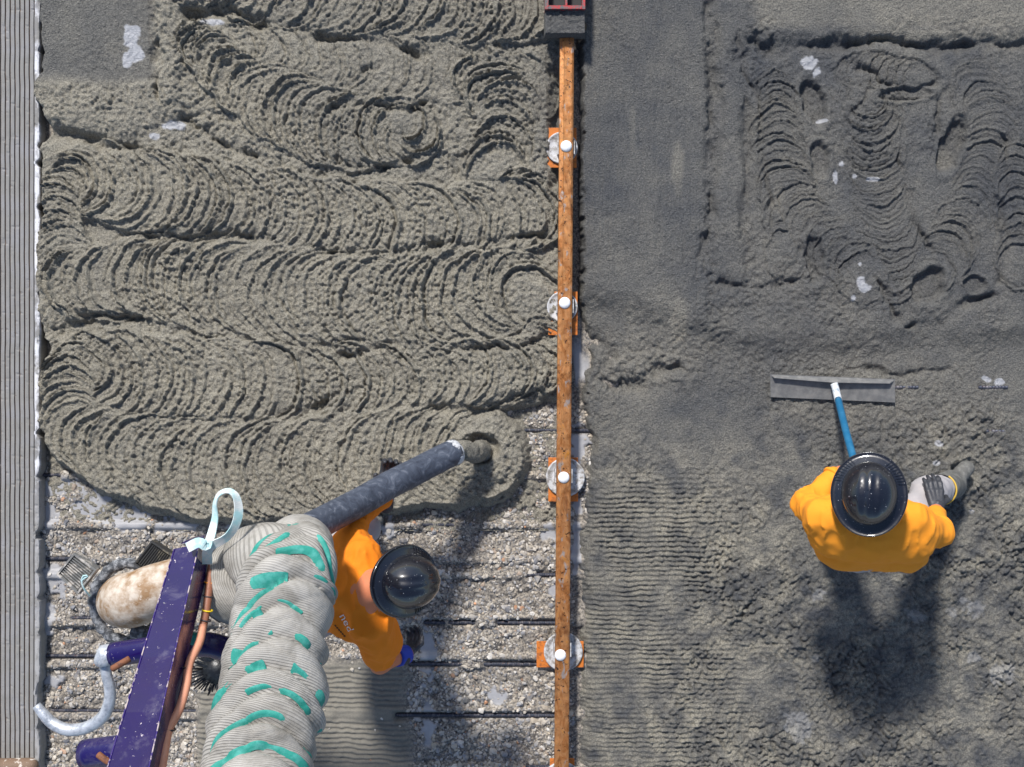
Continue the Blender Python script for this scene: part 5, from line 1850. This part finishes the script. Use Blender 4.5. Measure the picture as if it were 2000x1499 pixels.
tie(401, 1137, 418, 1139, 1.92, 0.0205, M['tie_orange'], h1)
tie(398, 1163, 415, 1166, 1.96, 0.0205, M['tie_black'], h1)
tie(396, 1191, 414, 1194, 2.00, 0.0210, M['tie_yellow'], h1)
tie(394, 1210, 410, 1213, 2.03, 0.0205, M['tie_black'], h1)
tie(352, 1300, 382, 1306, 2.23, 0.026, M['tie_black'], h2)
tie(318, 1420, 342, 1426, 2.46, 0.024, M['tie_black'], h2)
tube('side_rod', [at(372, 1252, 1.95), at(354, 1330, 2.08), at(336, 1410, 2.22)], px(4.5, 2), M['purple'], bm_, 10, 0.03)
tc_ = MB()
tc_.box(at(374, 1247, 2.02), (0.045, 0.05, 0.03), Matrix.Rotation(R(-15), 3, 'Z'))
tc_.build('clip', M['teal'], bm_, bevel=0.006)
# delivery pipe under the beam, its elbow end on the left
dp = tube('delivery_pipe', [list(at(u, v, z)) + [px(r_, z)] for (u, v, z, r_) in ((244, 1176, 1.36, 46), (242, 1174, 1.48, 52), (256, 1172, 1.60, 54), (278, 1165, 1.63, 53), (300, 1155, 1.64, 52), (360, 1134, 1.64, 48), (420, 1112, 1.64, 42), (470, 1100, 1.64, 38), (520, 1085, 1.66, 36))], 0, M['pipe'], bm_, 36, 0.012,
          up=(0.3, 1, 0.15))
tube('pipe_seal', [at(430, 1108, 1.66) + Vector((0.02 * math.cos(t) * 0.4, px(34) * math.cos(t), px(34) * math.sin(t))) for t in np.linspace(0, 2 * math.pi, 33)], 0.014, M['pink'], dp, 10, 0.02)
# crusted clamp ring round the elbow
cl = []
for t in np.linspace(0, 2 * math.pi, 49):
    p = at(250 + 66 * math.cos(t), 1177 + 76 * math.sin(t), 1.36)
    cl.append(p)
tube('clamp_ring', cl, 0.026, M['clampblack'], dp, 12, 0.02, disp=lambda s, t: 0.006 * noise(s * 300 + 0 * t, t * 3, 5, 160))
tube('clamp_block', [at(258, 1232, 1.40), at(300, 1238, 1.40), at(345, 1222, 1.40)], 0.035, M['clampblack'], dp, 10, 0.03)
# wire with white tag
tube('lamp_wire', [at(158, 1136, 1.66), at(163, 1125, 1.68), at(172, 1126, 1.68), at(160, 1134, 1.67), at(164, 1150, 1.66), at(176, 1164, 1.62)], 0.004, M['sling'], bm_, 6, 0.02)


def work_lamp(c4, z, along, nf, mat):
    """finned housing: corners (u,v) in order, fins run along edge 0-1 (along=0) or 1-2 (along=1)"""
    top_ = [at(u, v, z) for (u, v) in c4]
    lm = MB()
    dz = Vector((0, 0, -0.045))
    lm.hexa([top_[3] + dz, top_[2] + dz, top_[1] + dz, top_[0] + dz, top_[3], top_[2], top_[1], top_[0]][0:4] + [top_[3], top_[2], top_[1], top_[0]])
    lamp = lm.build('work_lamp', mat, bm_, bevel=0.004)
    rim_ = MB()
    for i in range(4):
        a, b = top_[i], top_[(i + 1) % 4]
        inn = (sum(top_, Vector()) / 4)
        ai, bi = a.lerp(inn, 0.13), b.lerp(inn, 0.13)
        up_ = Vector((0, 0, 0.017))
        e = Vector((0, 0, 0.0008))
        rim_.hexa([a + e, b + e, bi + e, ai + e, a + up_, b + up_, bi + up_, ai + up_])
    rim_.build('lamp_rim', mat, lamp)
    A, B, C_, D_ = top_
    if along:
        A, B, C_, D_ = B, C_, D_, A
    for k in range(nf):
        q = (k + 0.9) / (nf + 0.8)
        p0 = (A.lerp(D_, q)).lerp(B.lerp(C_, q), 0.10)
        p1 = (A.lerp(D_, q)).lerp(B.lerp(C_, q), 0.90)
        wv = (D_ - A).normalized() * 0.0022
        f_ = MB()
        up_ = Vector((0, 0, 0.014))
        e = Vector((0, 0, 0.0015))
        f_.hexa([p0 - wv + e, p1 - wv + e, p1 + wv + e, p0 + wv + e, p0 - wv + up_, p1 - wv + up_, p1 + wv + up_, p0 + wv + up_])
        f_.build('lamp_fin', mat, lamp)
    return lamp


work_lamp([(112, 1121), (147, 1079), (191, 1112), (154, 1160)], 1.60, 1, 11, M['finmetal'])
work_lamp([(262, 1101), (298, 1055), (340, 1084), (306, 1132)], 1.56, 0, 11, M['findark'])
# bristly black roller hanging under the right cross tube
rl = MB()
c_ = at(426, 1306, 1.45)
for k in range(110):
    a_ = 2 * math.pi * k / 110 + random.uniform(-0.05, 0.05)
    r0, r1 = 0.03, random.uniform(0.10, 0.135)
    zz = random.uniform(-0.06, 0.06)
    dv_ = Vector((math.cos(a_), math.sin(a_), zz * 4)).normalized()
    sd_ = Vector((-math.sin(a_), math.cos(a_), 0)) * 0.006
    p0, p1 = c_ + dv_ * r0 + Vector((0, 0, zz * 0.4)), c_ + dv_ * r1 + Vector((0, 0, zz))
    up_ = Vector((0, 0, 0.012))
    rl.hexa([p0 - sd_, p1 - sd_ * 0.5, p1 + sd_ * 0.5, p0 + sd_, p0 - sd_ + up_, p1 - sd_ * 0.5 + up_ * 0.5, p1 + sd_ * 0.5 + up_ * 0.5, p0 + sd_ + up_])
br_ = tube('brush_core', [c_ + Vector((0, 0, -0.10)), c_ + Vector((0, 0, 0.02)), c_ + Vector((0, 0, 0.05))], 0.060, M['blackbrush'], bm_, 18, 0.03)
rl.build('bristles', M['blackbrush'], br_)

# pale sling hanging off the boom tip
sg = empty('lifting_sling', at(440, 1010, 1.9), 'pale teal webbing loop standing off the purple boom tip', 'sling')
SP = [(366, 1070, 2.02), (388, 1060, 2.03), (402, 1066, 2.02), (408, 1058, 1.98), (414, 1040, 1.95), (420, 1012, 1.94), (420, 985, 1.95), (428, 966, 1.97), (446, 959, 1.99), (461, 970, 2.0), (466, 1000, 2.0), (458, 1030, 2.0), (440, 1052, 1.99), (414, 1066, 1.98), (405, 1078, 1.97), (405, 1102, 1.93)]
C_ = catmull(np.array([list(at(*p)) for p in SP]), 0.008)
T_, S_, U_ = frames(C_)
tw = np.interp(np.arange(len(C_)) / len(C_), [0, 0.2, 0.35, 0.5, 0.62, 0.75, 1.0], [0.1, 0.4, 0.95, 1.25, 0.75, 0.85, 0.2])
wv_ = S_ * np.cos(tw)[:, None] + U_ * np.sin(tw)[:, None]
nv_ = np.cross(T_, wv_)
rows = []
for (a_, b_) in ((-0.021, -0.002), (0.021, -0.002), (0.021, 0.002), (-0.021, 0.002)):
    rows.append(C_ + wv_ * a_ + nv_ * b_)
V = np.stack(rows, 1).reshape(-1, 3)
m_ = len(C_)
i_, j_ = np.arange(m_ - 1)[:, None], np.arange(4)[None]
Q = np.stack([i_ * 4 + j_, i_ * 4 + (j_ + 1) % 4, (i_ + 1) * 4 + (j_ + 1) % 4, (i_ + 1) * 4 + j_], -1).reshape(-1, 4)
link('webbing', fast_mesh('webbing', V, Q, False), M['sling'], sg)
